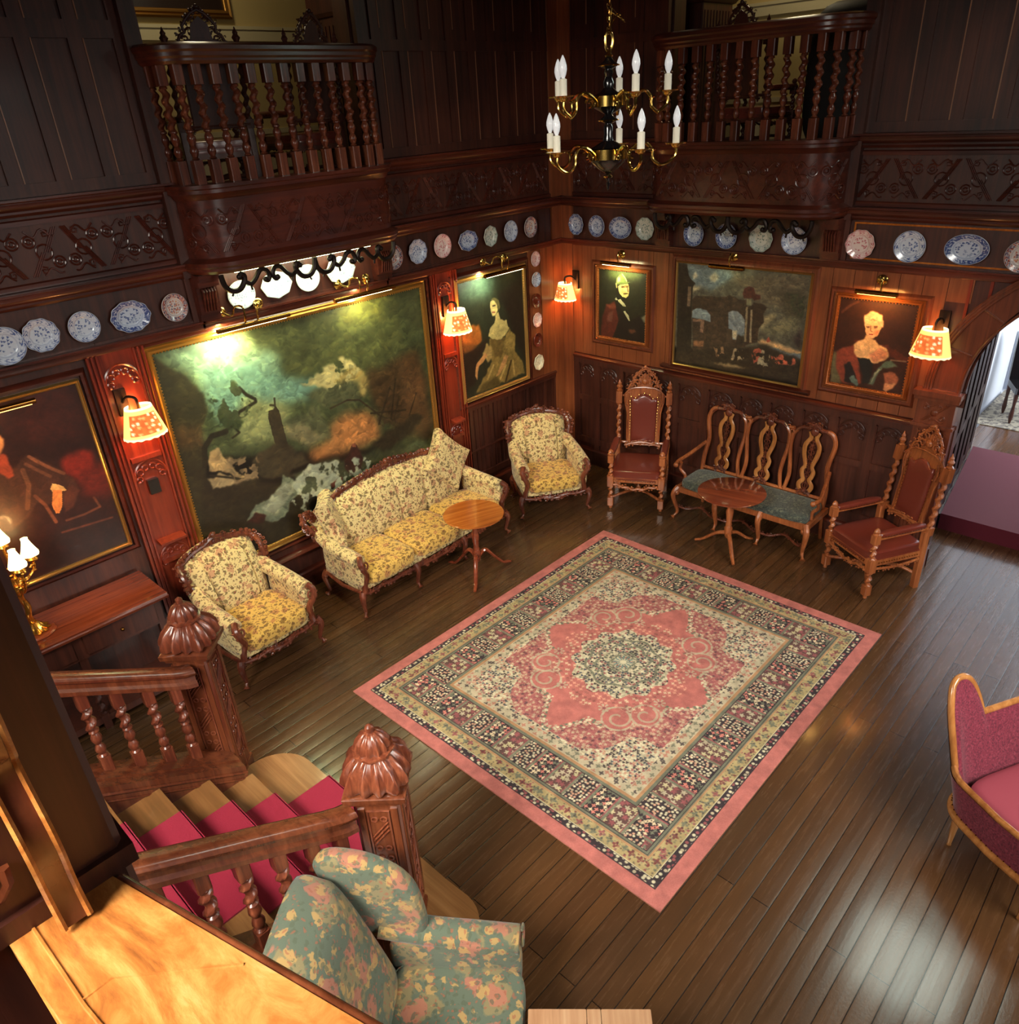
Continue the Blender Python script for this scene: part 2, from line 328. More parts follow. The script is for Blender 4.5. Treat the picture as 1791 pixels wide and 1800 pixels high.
# boards are slightly cupped: height follows the position inside a board, plus scratches
sx=N(m,'ShaderNodeSeparateXYZ'); L(m,mp,'Vector',sx,'Vector'); dv=N(m,'ShaderNodeMath',operation='DIVIDE'); dv.inputs[1].default_value=.118; L(m,sx,'Y',dv,0)
fr=N(m,'ShaderNodeMath',operation='PINGPONG'); fr.inputs[1].default_value=.5; L(m,dv,0,fr,0)
pw=N(m,'ShaderNodeMath',operation='POWER'); pw.inputs[1].default_value=.35; L(m,fr,0,pw,0)
wv=N(m,'ShaderNodeTexNoise',i_Scale=60.0,i_Detail=2.0); L(m,mp,'Vector',wv,'Vector')
ad=N(m,'ShaderNodeMath',operation='MULTIPLY_ADD'); ad.inputs[1].default_value=.16; L(m,wv,'Fac',ad,0); L(m,pw,0,ad,2); bump(m,ad,0,.55,.006)
FLOOR=m
# ---------------------------------------------------------------- floor, walls, ceiling
b=MB(); b.box(XB-.2,9.35,YB-.2,YL+.2,-.12,0); struct(b,'floor',FLOOR,smooth=False)
b=MB(); b.box(XB-.2,XR+3,YB-.2,YL+3,ZC,ZC+.15); struct(b,'ceiling',WDX,smooth=False)
# left wall with the gallery opening
LX0,LX1=2.87,4.87; RY0,RY1=2.95,4.95; GZ=3.85
b=MB(F=FL)
b.box(XB-.2,XR+.2,-.2,0,0,GZ); b.box(XB-.2,LX0+.06,-.2,0,GZ,ZC); b.box(LX1-.06,XR+.2,-.2,0,GZ,ZC); b.box(LX0+.06,LX1-.06,-.2,0,6.1,ZC)
struct(b,'wall_left',WD,smooth=False)
AY=1.667; AC=.44; AR=1.227      # arch: jamb, centre, radius
b=MB(F=FR)
b.box(AY,YL+.2,-.2,0,0,GZ); b.box(RY1-.06,YL+.2,-.2,0,GZ,ZC); b.box(YB-.2,.1,-.2,0,GZ,ZC); b.box(1.5,RY0+.06,-.2,0,GZ,ZC); b.box(.1,1.5,-.2,0,GZ,4.45); b.box(.1,1.5,-.2,0,6.4,ZC); b.box(RY0+.06,RY1-.06,-.2,0,6.1,ZC)
b.box(YB-.2,2*AC-AY,-.2,0,0,GZ)
pl=[(AC+AR*math.cos(a),1.86+1.2*math.sin(a)) for a in [PI*i/32 for i in range(33)]]
for (y0,z0),(y1,z1) in zip(pl[:-1],pl[1:]): b.add([(y0,0,z0),(y1,0,z1),(y1,0,GZ),(y0,0,GZ),(y0,-.2,z0),(y1,-.2,z1),(y1,-.2,GZ),(y0,-.2,GZ)],[(0,1,2,3),(4,7,6,5),(0,4,5,1)])
struct(b,'wall_right',WD,smooth=False)
# walls behind the camera, with two unseen windows added to carry the fill lights
b=MB(); b.box(XB-.2,1.7,YB-.2,YB,0,ZC); b.box(5.1,XR+.2,YB-.2,YB,0,ZC); b.box(1.7,5.1,YB-.2,YB,0,3.0); b.box(1.7,5.1,YB-.2,YB,5.6,ZC); struct(b,'wall_back',WD,smooth=False)
b=MB(); b.box(XB-.2,XB,YB-.2,.3,0,ZC); b.box(XB-.2,XB,2.9,YL+.2,0,ZC); b.box(XB-.2,XB,.3,2.9,0,4.3); b.box(XB-.2,XB,.3,2.9,6.3,ZC); struct(b,'wall_front',WD,smooth=False)
GLS=mat('window_glass',(255,255,255),.02,Transmission_Weight=1.0)
for nm,pts in (('added_window_1',[(1.7,YB-.1,3.0),(5.1,YB-.1,3.0),(5.1,YB-.1,5.6),(1.7,YB-.1,5.6)]),('added_window_2',[(XB-.1,.3,4.3),(XB-.1,2.9,4.3),(XB-.1,2.9,6.3),(XB-.1,.3,6.3)]),('assumed_window_3',[(XR+.05,.1,4.45),(XR+.05,1.5,4.45),(XR+.05,1.5,6.4),(XR+.05,.1,6.4)])):  # the third window is assumed too, unseen above the arch
    up=(0,1,0) if nm=='added_window_1' else (1,0,0)
    b=MB(); b.sweep(pts,[(-.04,-.04),(.04,-.04),(.04,.04),(-.04,.04)],up=up,closed=True)
    p=[Vector(q) for q in pts]
    for k in (1,2,3): b.tube([p[0].lerp(p[1],k/4),p[3].lerp(p[2],k/4)],.02,6)
    b.tube([p[0].lerp(p[3],.55),p[1].lerp(p[2],.55)],.02,6); w_=struct(b,nm,WDX,smooth=False)
    g=MB().add(pts,[(0,1,2,3)]).build('pane',GLS,w_,smooth=False)
# ---------------------------------------------------------------- gallery behind the two balconies
def gallery(F,u0,u1,n,depth):
    b=MB(F=F); b.box(u0-1.2,u1+2.0,-depth,-.2,GZ-.15,GZ); struct(b,f'floor_{n}',WDX,smooth=False)
    b=MB(F=F); b.box(u0-1.2,u1+2.0,-depth-.1,-depth,GZ,ZC); b.box(u0-1.3,u0-1.2,-depth,-.2,GZ,ZC); b.box(u1+2.0,u1+2.1,-depth,-.2,GZ,ZC); struct(b,f'wall_gallery_{n}',PLAS,smooth=False)
    b=MB(F=F); b.box(u0-1.2,u1+2.0,-depth,-depth+.03,GZ+1.28,GZ+1.4); b.box(u0-1.2,u1+2.0,-depth,-depth+.045,GZ+1.38,GZ+1.41); b.box(u0-1.2,u1+2.0,-depth,-depth+.025,GZ,GZ+.2); b.box(u0-1.2,u1+2.0,-depth,-depth+.02,GZ+.42,GZ+.47); struct(b,f'trim_gallery_{n}',DADO,smooth=False)
gallery(FL,LX0,LX1,1,1.9); gallery(FR,RY0,RY1,2,1.8)
light('POINT','assumed_gallery_lamp_left',(4.0,YL+1.0,6.0),14,(1,.83,.52),shadow_soft_size=.15)  # both gallery lamps are assumed: unseen point lights without fixtures
light('POINT','assumed_gallery_lamp_right',(XR+1.0,4.2,6.0),14,(1,.83,.52),shadow_soft_size=.15)
# ---------------------------------------------------------------- wall panelling
def carve(b,u0,u1,z0,z1,pt,seed=1,r=.007):
    """raised strapwork: diagonal bars, rings and scrolls; pt(u,out,z) places a point"""
    rs=random.Random(seed); H=z1-z0; cw=H*.74; n=max(1,int((u1-u0)/cw)); cw=(u1-u0)/n
    def T(pts,rr=r): b.tube([pt(u0+min(max(u,0),u1-u0),.004,z0+min(max(z,0),H)) for u,z in pts],rr,5)
    for i in range(n):
        o=i*cw; s=1 if i%2 else -1
        f=lambda x,z:(o+cw*(x if s>0 else 1-x),z*H)
        for d in (-.05,0,.05): T([f(.12+d,.06),f(.5+d,.5)]); T([f(.55+d,.48),f(.9+d,.94)])
        for c,q,rr in ((.2,.72,.11),(.8,.28,.11),(.5,.5,.15)): T([f(c+rr*math.cos(t)*H/cw,q+rr*math.sin(t)) for t in [2*PI*k/12 for k in range(13)]])
        for c,q in ((.2,.72),(.8,.28)): T([f(c+.05*math.cos(t)*H/cw,q+.05*math.sin(t)) for t in [2*PI*k/8 for k in range(9)]])
        T([f(x,.86+.07*math.sin(x*14)) for x in [k/14 for k in range(2,13)]]); T([f(x,.12+.06*math.sin(x*14)) for x in [.35+k/20 for k in range(11)]])
        for c,q in ((.62,.84),(.38,.16)): T([f(c+(.02+.012*t)*math.cos(t*1.4)*H/cw,q+(.02+.012*t)*math.sin(t*1.4)) for t in range(7)],r*.8)
def tracery(b,u0,u1,z,pt,r=.008):
    """gothic cusped arch head inside a panel"""
    w=u1-u0; c=(u0+u1)/2; h=w*.55
    for s in (-1,1):
        A=[(c+s*w*.5*math.cos(t),z-h+h*math.sin(t)) for t in [PI/2*k/8 for k in range(9)]]; b.tube([pt(u,.008,q) for u,q in A],r,5)
        for cx,cz,rr in ((.30,.62,.10),(.36,1.02,.085),(.12,.42,.09)):
            b.tube([pt(c+s*w*(cx+rr*math.cos(t)),.008,z-h*cz+w*rr*math.sin(t)) for t in [2*PI*k/10 for k in range(9)]],r*.8,5)
        b.ball(pt(c+s*w*.40,.014,z-h*1.15),.014,6,4)
def stiles(b,us,z0,z1,wd,t=.018):
    for u in us: b.box(u-wd/2,u+wd/2,0,t,z0,z1)
def beads(b,us,z0,z1,wd,t=.022):
    for u in us:
        for s in (-1,1): b.box(u+s*wd/2-.006,u+s*wd/2+.006,0,t+.006,z0,z1)
COR=[(0,0),(.03,0),(.05,.02),(.05,.035),(.075,.05),(.09,.07),(.09,.09),(.11,.1),(.11,.115),(0,.115)]
def cornice(path,z,name,m=WDX,prof=COR,flip=1,**k):
    b=MB(); b.sweep([(x,y,z) for x,y in path],prof,flip=flip); return struct(b,name,m,**k)
LW=lambda u,o=0:(u,YL-o); RW=lambda u,o=0:(XR-o,u)
tn=[0]
def trim(b,m=WD,**k): tn[0]+=1; return struct(b,f'trim_{tn[0]}',m,**k)
SM=[(0,0),(.035,0),(.035,.012),(.05,.02),(.05,.04),(.03,.055),(0,.06)]
for a0,a1 in ((XB,LX0+.02),(LX1-.02,XR)):
    b=MB()
    b.sweep([(a0,YL,2.86),(a1,YL,2.86)],[(0,0),(.03,0),(.04,.02),(.04,.05),(.06,.06),(.06,.075),(0,.075)],flip=1); b.sweep([(a0,YL,3.3),(a1,YL,3.3)],COR); b.sweep([(a0,YL,3.9),(a1,YL,3.9)],COR); b.sweep([(a0,YL,3.42),(a1,YL,3.42)],[(0,0),(.02,0),(.02,.03),(0,.04)])
    b.sweep([(a0,YL,3.84),(a1,YL,3.84)],[(0,0),(.02,0),(.02,.03),(0,.04)]); trim(b,WDX)
b=MB(); b.sweep([(LX0,YL,2.86),(LX1,YL,2.86)],[(0,0),(.03,0),(.04,.02),(.04,.05),(.06,.06),(.06,.075),(0,.075)]); trim(b,WDX)
for a0,a1 in ((AY-2.5,RY0+.02),(RY1-.02,YL)):
    b=MB()
    for z,p in ((3.3,COR),(3.9,COR),(3.42,[(0,0),(.02,0),(.02,.03),(0,.04)]),(3.84,[(0,0),(.02,0),(.02,.03),(0,.04)])): b.sweep([(XR,a0,z),(XR,a1,z)],p,flip=-1)
    trim(b,WDY)
b=MB(); b.sweep([(XR,YB,2.86),(XR,YL,2.86)],[(0,0),(.03,0),(.04,.02),(.04,.05),(.06,.06),(.06,.075),(0,.075)],flip=-1); trim(b,WDY)
# carved frieze
b=MB(F=FL); carve(b,.9,LX0-.05,3.47,3.83,lambda u,o,z:(u,o,z),1); trim(b,WDX)
b=MB(F=FL); carve(b,LX1+.05,7.4,3.47,3.83,lambda u,o,z:(u,o,z),2); trim(b,WDX)
b=MB(F=FR); carve(b,.9,RY0-.05,3.47,3.83,lambda u,o,z:(u,o,z),3,.006); trim(b,WDY)
b=MB(F=FR); carve(b,RY1+.05,6.2,3.47,3.83,lambda u,o,z:(u,o,z),4,.006); trim(b,WDY)
# upper panelling: stiles and rails
b=MB(F=FL); us=[1.16,1.5,1.82,2.13,2.47,2.78]; us2=[5.08,5.385,5.68,5.98,6.27,6.56,6.85,7.13,7.38]
stiles(b,us+us2,4.02,ZC,.10,.02); b.box(XB,LX0,0,.022,4.97,5.08); b.box(LX1,XR,0,.022,4.9,4.99); b.box(XB,LX0,0,.024,4.02,4.1); b.box(LX1,XR,0,.024,4.02,4.1)
trim(b,WD,smooth=False)
b=MB(F=FL); 
for u in us+us2: b.box(u+.048,u+.056,.018,.025,4.1,4.97 if u<4 else 4.9); b.box(u+.048,u+.056,.018,.025,5.08,ZC)
trim(b,mat('pale_panel_edge',(150,104,76),.3),smooth=False)  # paler thin strip along one side of each stile
b=MB(F=FR); us=[5.29,5.6,5.92,6.24]; us2=[1.84,2.16,2.5,2.85]
stiles(b,us+us2,4.02,ZC,.10,.02); b.box(RY1,YL,0,.022,4.9,4.99); b.box(1.55,RY0,0,.022,5.02,5.12); b.box(RY1,YL,0,.024,4.02,4.1); b.box(YB,RY0,0,.024,4.02,4.1)
trim(b,WD,smooth=False)
b=MB(F=FR)
for u in us+us2: b.box(u+.048,u+.056,.018,.025,4.1,5.02 if u<4 else 4.9); b.box(u+.048,u+.056,.018,.025,5.12,ZC)
trim(b,MATS['pale_panel_edge'],smooth=False)
# corner post
b=MB(); b.prism([(XR,YL-.20),(XR-.035,YL-.20),(XR-.035,YL-.035),(XR-.20,YL-.035),(XR-.20,YL),(XR,YL)],0,ZC); trim(b,WR,smooth=False)
# plate shelf posts and brackets under the balconies
b=MB(F=FL); stiles(b,[LX0-.02,LX1+.02],2.93,3.3,.09,.03); stiles(b,[7.3],2.93,3.3,.2,.03); b.box(2.0,7.4,0,.012,2.93,2.955); trim(b,WD,smooth=False)
b=MB(F=FR); stiles(b,[RY0-.02,RY1+.02,6.28],2.93,3.3,.09,.03); trim(b,WD,smooth=False)
b=MB(); b.sweep([(XR-.001,1.0,2.955),(XR-.001,RY0-.1,2.955),(XR-.001,RY0-.1,3.28),(XR-.001,1.0,3.28)],[(0,0),(.015,0),(.015,.012),(0,.012)],up=(-1,0,0),closed=True); trim(b,WY,smooth=False)
# right wall: warm board field between dado rail and plate shelf
b=MB(F=FR)
for i in range(26):
    u=6.16-i*.205
    if u<-.6: break
    z0=1.53 if u>2.0 else (1.86+1.5*math.sqrt(max(0,1-((u-.1-AC)/1.55)**2)) if abs(u-.1-AC)<1.55 else 1.53)
    if z0<2.84: b.box(u-.1,u+.1,0,.014,z0,2.86)
    
trim(b,WR,smooth=False)
b=MB(F=FR)
for u in (1.78,1.62,1.36,1.1): b.box(u-.012,u+.012,0,.026,2.35+(2-u)*.55,2.86)
trim(b,WP,smooth=False)
# right dado
b=MB(F=FR); xs=[6.16,5.83,5.46,5.06,4.66,4.26,3.86,3.5,3.13,2.76,2.38,2.02]
stiles(b,xs,.12,1.46,.085,.03); b.box(2.0,6.2,0,.026,.9,.97); b.box(2.0,6.2,0,.034,.3,.38); b.box(2.0,6.2,0,.045,0,.2); b.box(2.0,6.2,0,.036,1.40,1.46); trim(b,WD,smooth=False)
b=MB(F=FR)
for a,c in zip(xs[:-1],xs[1:]):
    for s in (-1,1):
        for z0,z1 in ((.38,.9),(.97,1.38)): 
            x=(a-.045) if s>0 else (c+.045); b.box(x-.006,x+.006,0,.024,z0,z1)
    tracery(b,c+.05,a-.05,1.385,lambda u,o,z:(u,o,z))
trim(b,WD)
b=MB(); b.sweep([(XR,1.98,1.46),(XR,YL-.2,1.46)],SM,flip=-1); b.sweep([(XR,1.98,.2),(XR,YL-.2,.2)],[(0,0),(.05,0),(.04,.02),(0,.03)],flip=-1); trim(b,WDY)
b=MB(); b.sweep([(XR,3.05,1.56),(XR,4.86,1.56)],[(0,0),(.05,0),(.07,.02),(.07,.035),(0,.05)],flip=-1); trim(b,WDY)
# left dado below the lady's portrait, and boards
b=MB(F=FL); xs=[5.86,6.2,6.54,6.88,7.22,7.42]; stiles(b,xs,.1,1.2,.05,.02); b.box(5.78,7.43,0,.03,1.2,1.26); b.box(5.78,7.43,0,.03,.28,.36); b.box(5.78,7.43,0,.05,0,.2)
for a,c in zip(xs[:-1],xs[1:]):
    for k in (1,2,3,4): u=a+(c-a)*k/5; b.box(u-.004,u+.004,0,.012,.36,1.2)
trim(b,WD,smooth=False)
b=MB(); b.sweep([(5.78,YL,1.24),(XR-.2,YL,1.24)],SM); b.sweep([(5.78,YL,.66),(7.43,YL,.66)],[(0,0),(.03,0),(.03,.02),(0,.03)]); b.sweep([(2.0,YL,.42),(5.75,YL,.42)],[(0,0),(.05,0),(.06,.02),(.03,.05),(0,.06)]); b.sweep([(XB,YL,.2),(XR-.2,YL,.2)],[(0,0),(.05,0),(.04,.02),(0,.03)]); b.box(XB,5.78,YL-.04,YL,0,.2); trim(b,WDX)
b=MB(F=FL); b.box(6.99,7.2,0,.016,1.26,2.86); b.box(7.2,7.43,0,.03,1.26,2.86); trim(b,WR,smooth=False)
# two narrow tracery pilasters on the left wall
def pilaster(u0,u1):
    b=MB(F=FL); b.box(u0,u1,0,.02,.45,2.86)
    b2=MB(F=FL)
    for s in (u0,u1):
        for d in (0,.035,.07): 
            x=s+(d if s==u0 else -d); b2.box(x-.008,x+.008,.018,.045-.008*(d>0),.45,2.86)
    w=u1-u0
    for z in (.98,1.46+.5): b2.box(u0+.09,u1-.09,.018,.05,z-.02,z+.02)
    b2.add([(u0+.1,.02,1.20),(u1-.1,.02,1.20),(u1-.1,.11,1.18),(u0+.1,.11,1.18),(u0+.1,.02,1.16),(u1-.1,.02,1.16),(u1-.1,.11,1.16),(u0+.1,.11,1.16)],[(0,1,2,3),(4,5,6,7),(0,1,5,4),(1,2,6,5),(2,3,7,6),(3,0,4,7)])
    for z in (2.76,1.93,1.12): tracery(b2,u0+.08,u1-.08,z,lambda u,o,z:(u,o+.02,z),.011)
    trim(b,WP,smooth=False); trim(b2,WP)
pilaster(1.90,2.33); pilaster(5.43,5.79)
# ---------------------------------------------------------------- arch with its fluted pilaster and deep panelled jamb
b=MB(F=FR); JX=-.60
b.box(AY,AY+.33,-.0,.06,0,1.5); 
for k in range(8): u=AY+.045+k*.034; b.box(u-.008,u+.008,.06,.075,.3,1.46)
b.box(AY-.02,AY+.35,0,.10,1.5,1.53); b.box(AY,AY+.33,0,.085,1.53,1.77); b.box(AY-.03,AY+.36,0,.12,1.77,1.81); b.box(AY-.04,AY+.37,0,.14,1.81,1.86); b.box(AY-.03,AY+.36,0,.1,0,.25)
carve(b,AY+.04,AY+.29,1.55,1.75,lambda u,o,z:(u,o+.085,z),7,.006); b.ball((AY+.165,.09,1.65),.035,8,5,1,.5,1)
trim(b,WA)
b=MB(F=FR); rin,rout=AR,AR+.30
A=[math.radians(a) for a in np.linspace(0,180,41)]
pr=lambda r,a:(AC+r*math.cos(a),1.86+(1.2/AR)*r*math.sin(a) if r<AR+.01 else 1.86+min(r*.9,1.36)*math.sin(a)*(1 if r<1.4 else .985))
for i in range(40):
    a0,a1=A[i],A[i+1]; q=[pr(rin,a0),pr(rin,a1),pr(rout,a1),pr(rout,a0)]
    b.add([(x,.04,z) for x,z in q]+[(x,0,z) for x,z in q],[(0,1,2,3),(0,4,5,1),(2,6,7,3)])
for i in range(0,41,4):
    x0,z0=pr(rin+.04,A[i]); x1,z1=pr(rout-.05,A[i]); b.tube([(x0,.045,z0),(x1,.045,z1)],.009,6)
for r in (rin+.015,rout-.05,rout,rout-.025): b.tube([(pr(r,a)[0],.045+.02*(r>rin+.1),pr(r,a)[1]) for a in A],.013,6)
trim(b,WA)
b=MB(F=lambda u,o,z:FR(u+max(0,-o)*.222,o,z)); q=[pr(AR,a) for a in A]
for (y0,z0),(y1,z1) in zip(q[:-1],q[1:]): b.add([(y0,0,z0),(y1,0,z1),(y1,JX,z1),(y0,JX,z0)],[(0,1,2,3)])
b.box(AY,AY+.1,JX,0,0,1.86); b.box(2*AC-AY-.1,2*AC-AY,JX,0,0,1.86); b.box(AY-.05,AY,JX,.02,1.72,1.86); b.box(AY-.03,AY,JX,.02,1.5,1.54); b.box(AY-.04,AY,JX,0,0,.2)
for u in (-.08,-.32,-.56): b.box(AY-.02,AY,u-.04,u+.04,.2,1.5)
b.box(AY-.02,AY,JX,0,.8,.88)
for k in range(5): 
    o=-.06-.13*k
    b.tube([(pr(AR-.02,a)[0],o if o>JX else JX+.02,pr(AR-.02,a)[1]) for a in A[:28]],.014,6)
trim(b,WD)
# passage walls and next room
b=MB(F=FR); b.add([(1.80,-.6,0),(2.10,-3.0,0),(2.3,-3.0,0),(2.1,-.6,0),(1.80,-.6,3.9),(2.10,-3.0,3.9),(2.3,-3.0,3.9),(2.1,-.6,3.9)],[(0,3,2,1),(4,5,6,7),(0,1,5,4),(1,2,6,5),(2,3,7,6),(3,0,4,7)])
for k in range(6):
    o=-.7-.45*k; y=1.80+.3*(-o-.6)/2.4; b.box(y-.025,y+.02,o-.05,o+.05,.17,2.6)
for z in (.17,.95,1.9): b.add([(1.78,-.6,z),(2.08,-3.0,z),(2.12,-3.0,z),(1.82,-.6,z),(1.78,-.6,z+.1),(2.08,-3.0,z+.1),(2.12,-3.0,z+.1),(1.82,-.6,z+.1)],[(0,3,2,1),(4,5,6,7),(0,1,5,4),(1,2,6,5),(2,3,7,6),(3,0,4,7)])
struct(b,'wall_passage',wood('ebony_panel',(40,22,18),(56,32,25),.5,'z',coat=.0,c0=(26,14,12)),smooth=False)
for q_ in ((2.35,2.45,-5.6,JX,0,4),(AY+.1,2.35,-.62,-.60,0,4),(-3.2,2.45,-5.7,-5.6,0,4),(-3.3,-3.2,-5.6,-.2,0,4)): b=MB(F=FR); b.box(*q_); struct(b,'wall_next_room',WHT,smooth=False)
b=MB(F=FR); b.box(-3.3,2.45,-5.7,-.2,3.9,4.0); struct(b,'ceiling_next_room',WHT,smooth=False)
b=MB(F=FR); b.box(-3.2,2.2,-5.6,-.90,.15,.17); struct(b,'floor_4',FLOOR,smooth=False)
b=MB(F=FR); b.box(-3.2,2.34,-5.6,-5.585,.17,1.05); struct(b,'trim_next_room',mat('grey_dado',(140,146,160),.6),smooth=False)
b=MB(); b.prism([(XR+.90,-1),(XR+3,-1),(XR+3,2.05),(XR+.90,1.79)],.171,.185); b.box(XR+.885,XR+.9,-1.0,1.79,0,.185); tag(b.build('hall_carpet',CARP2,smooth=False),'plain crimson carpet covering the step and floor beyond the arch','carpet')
PAINT={}
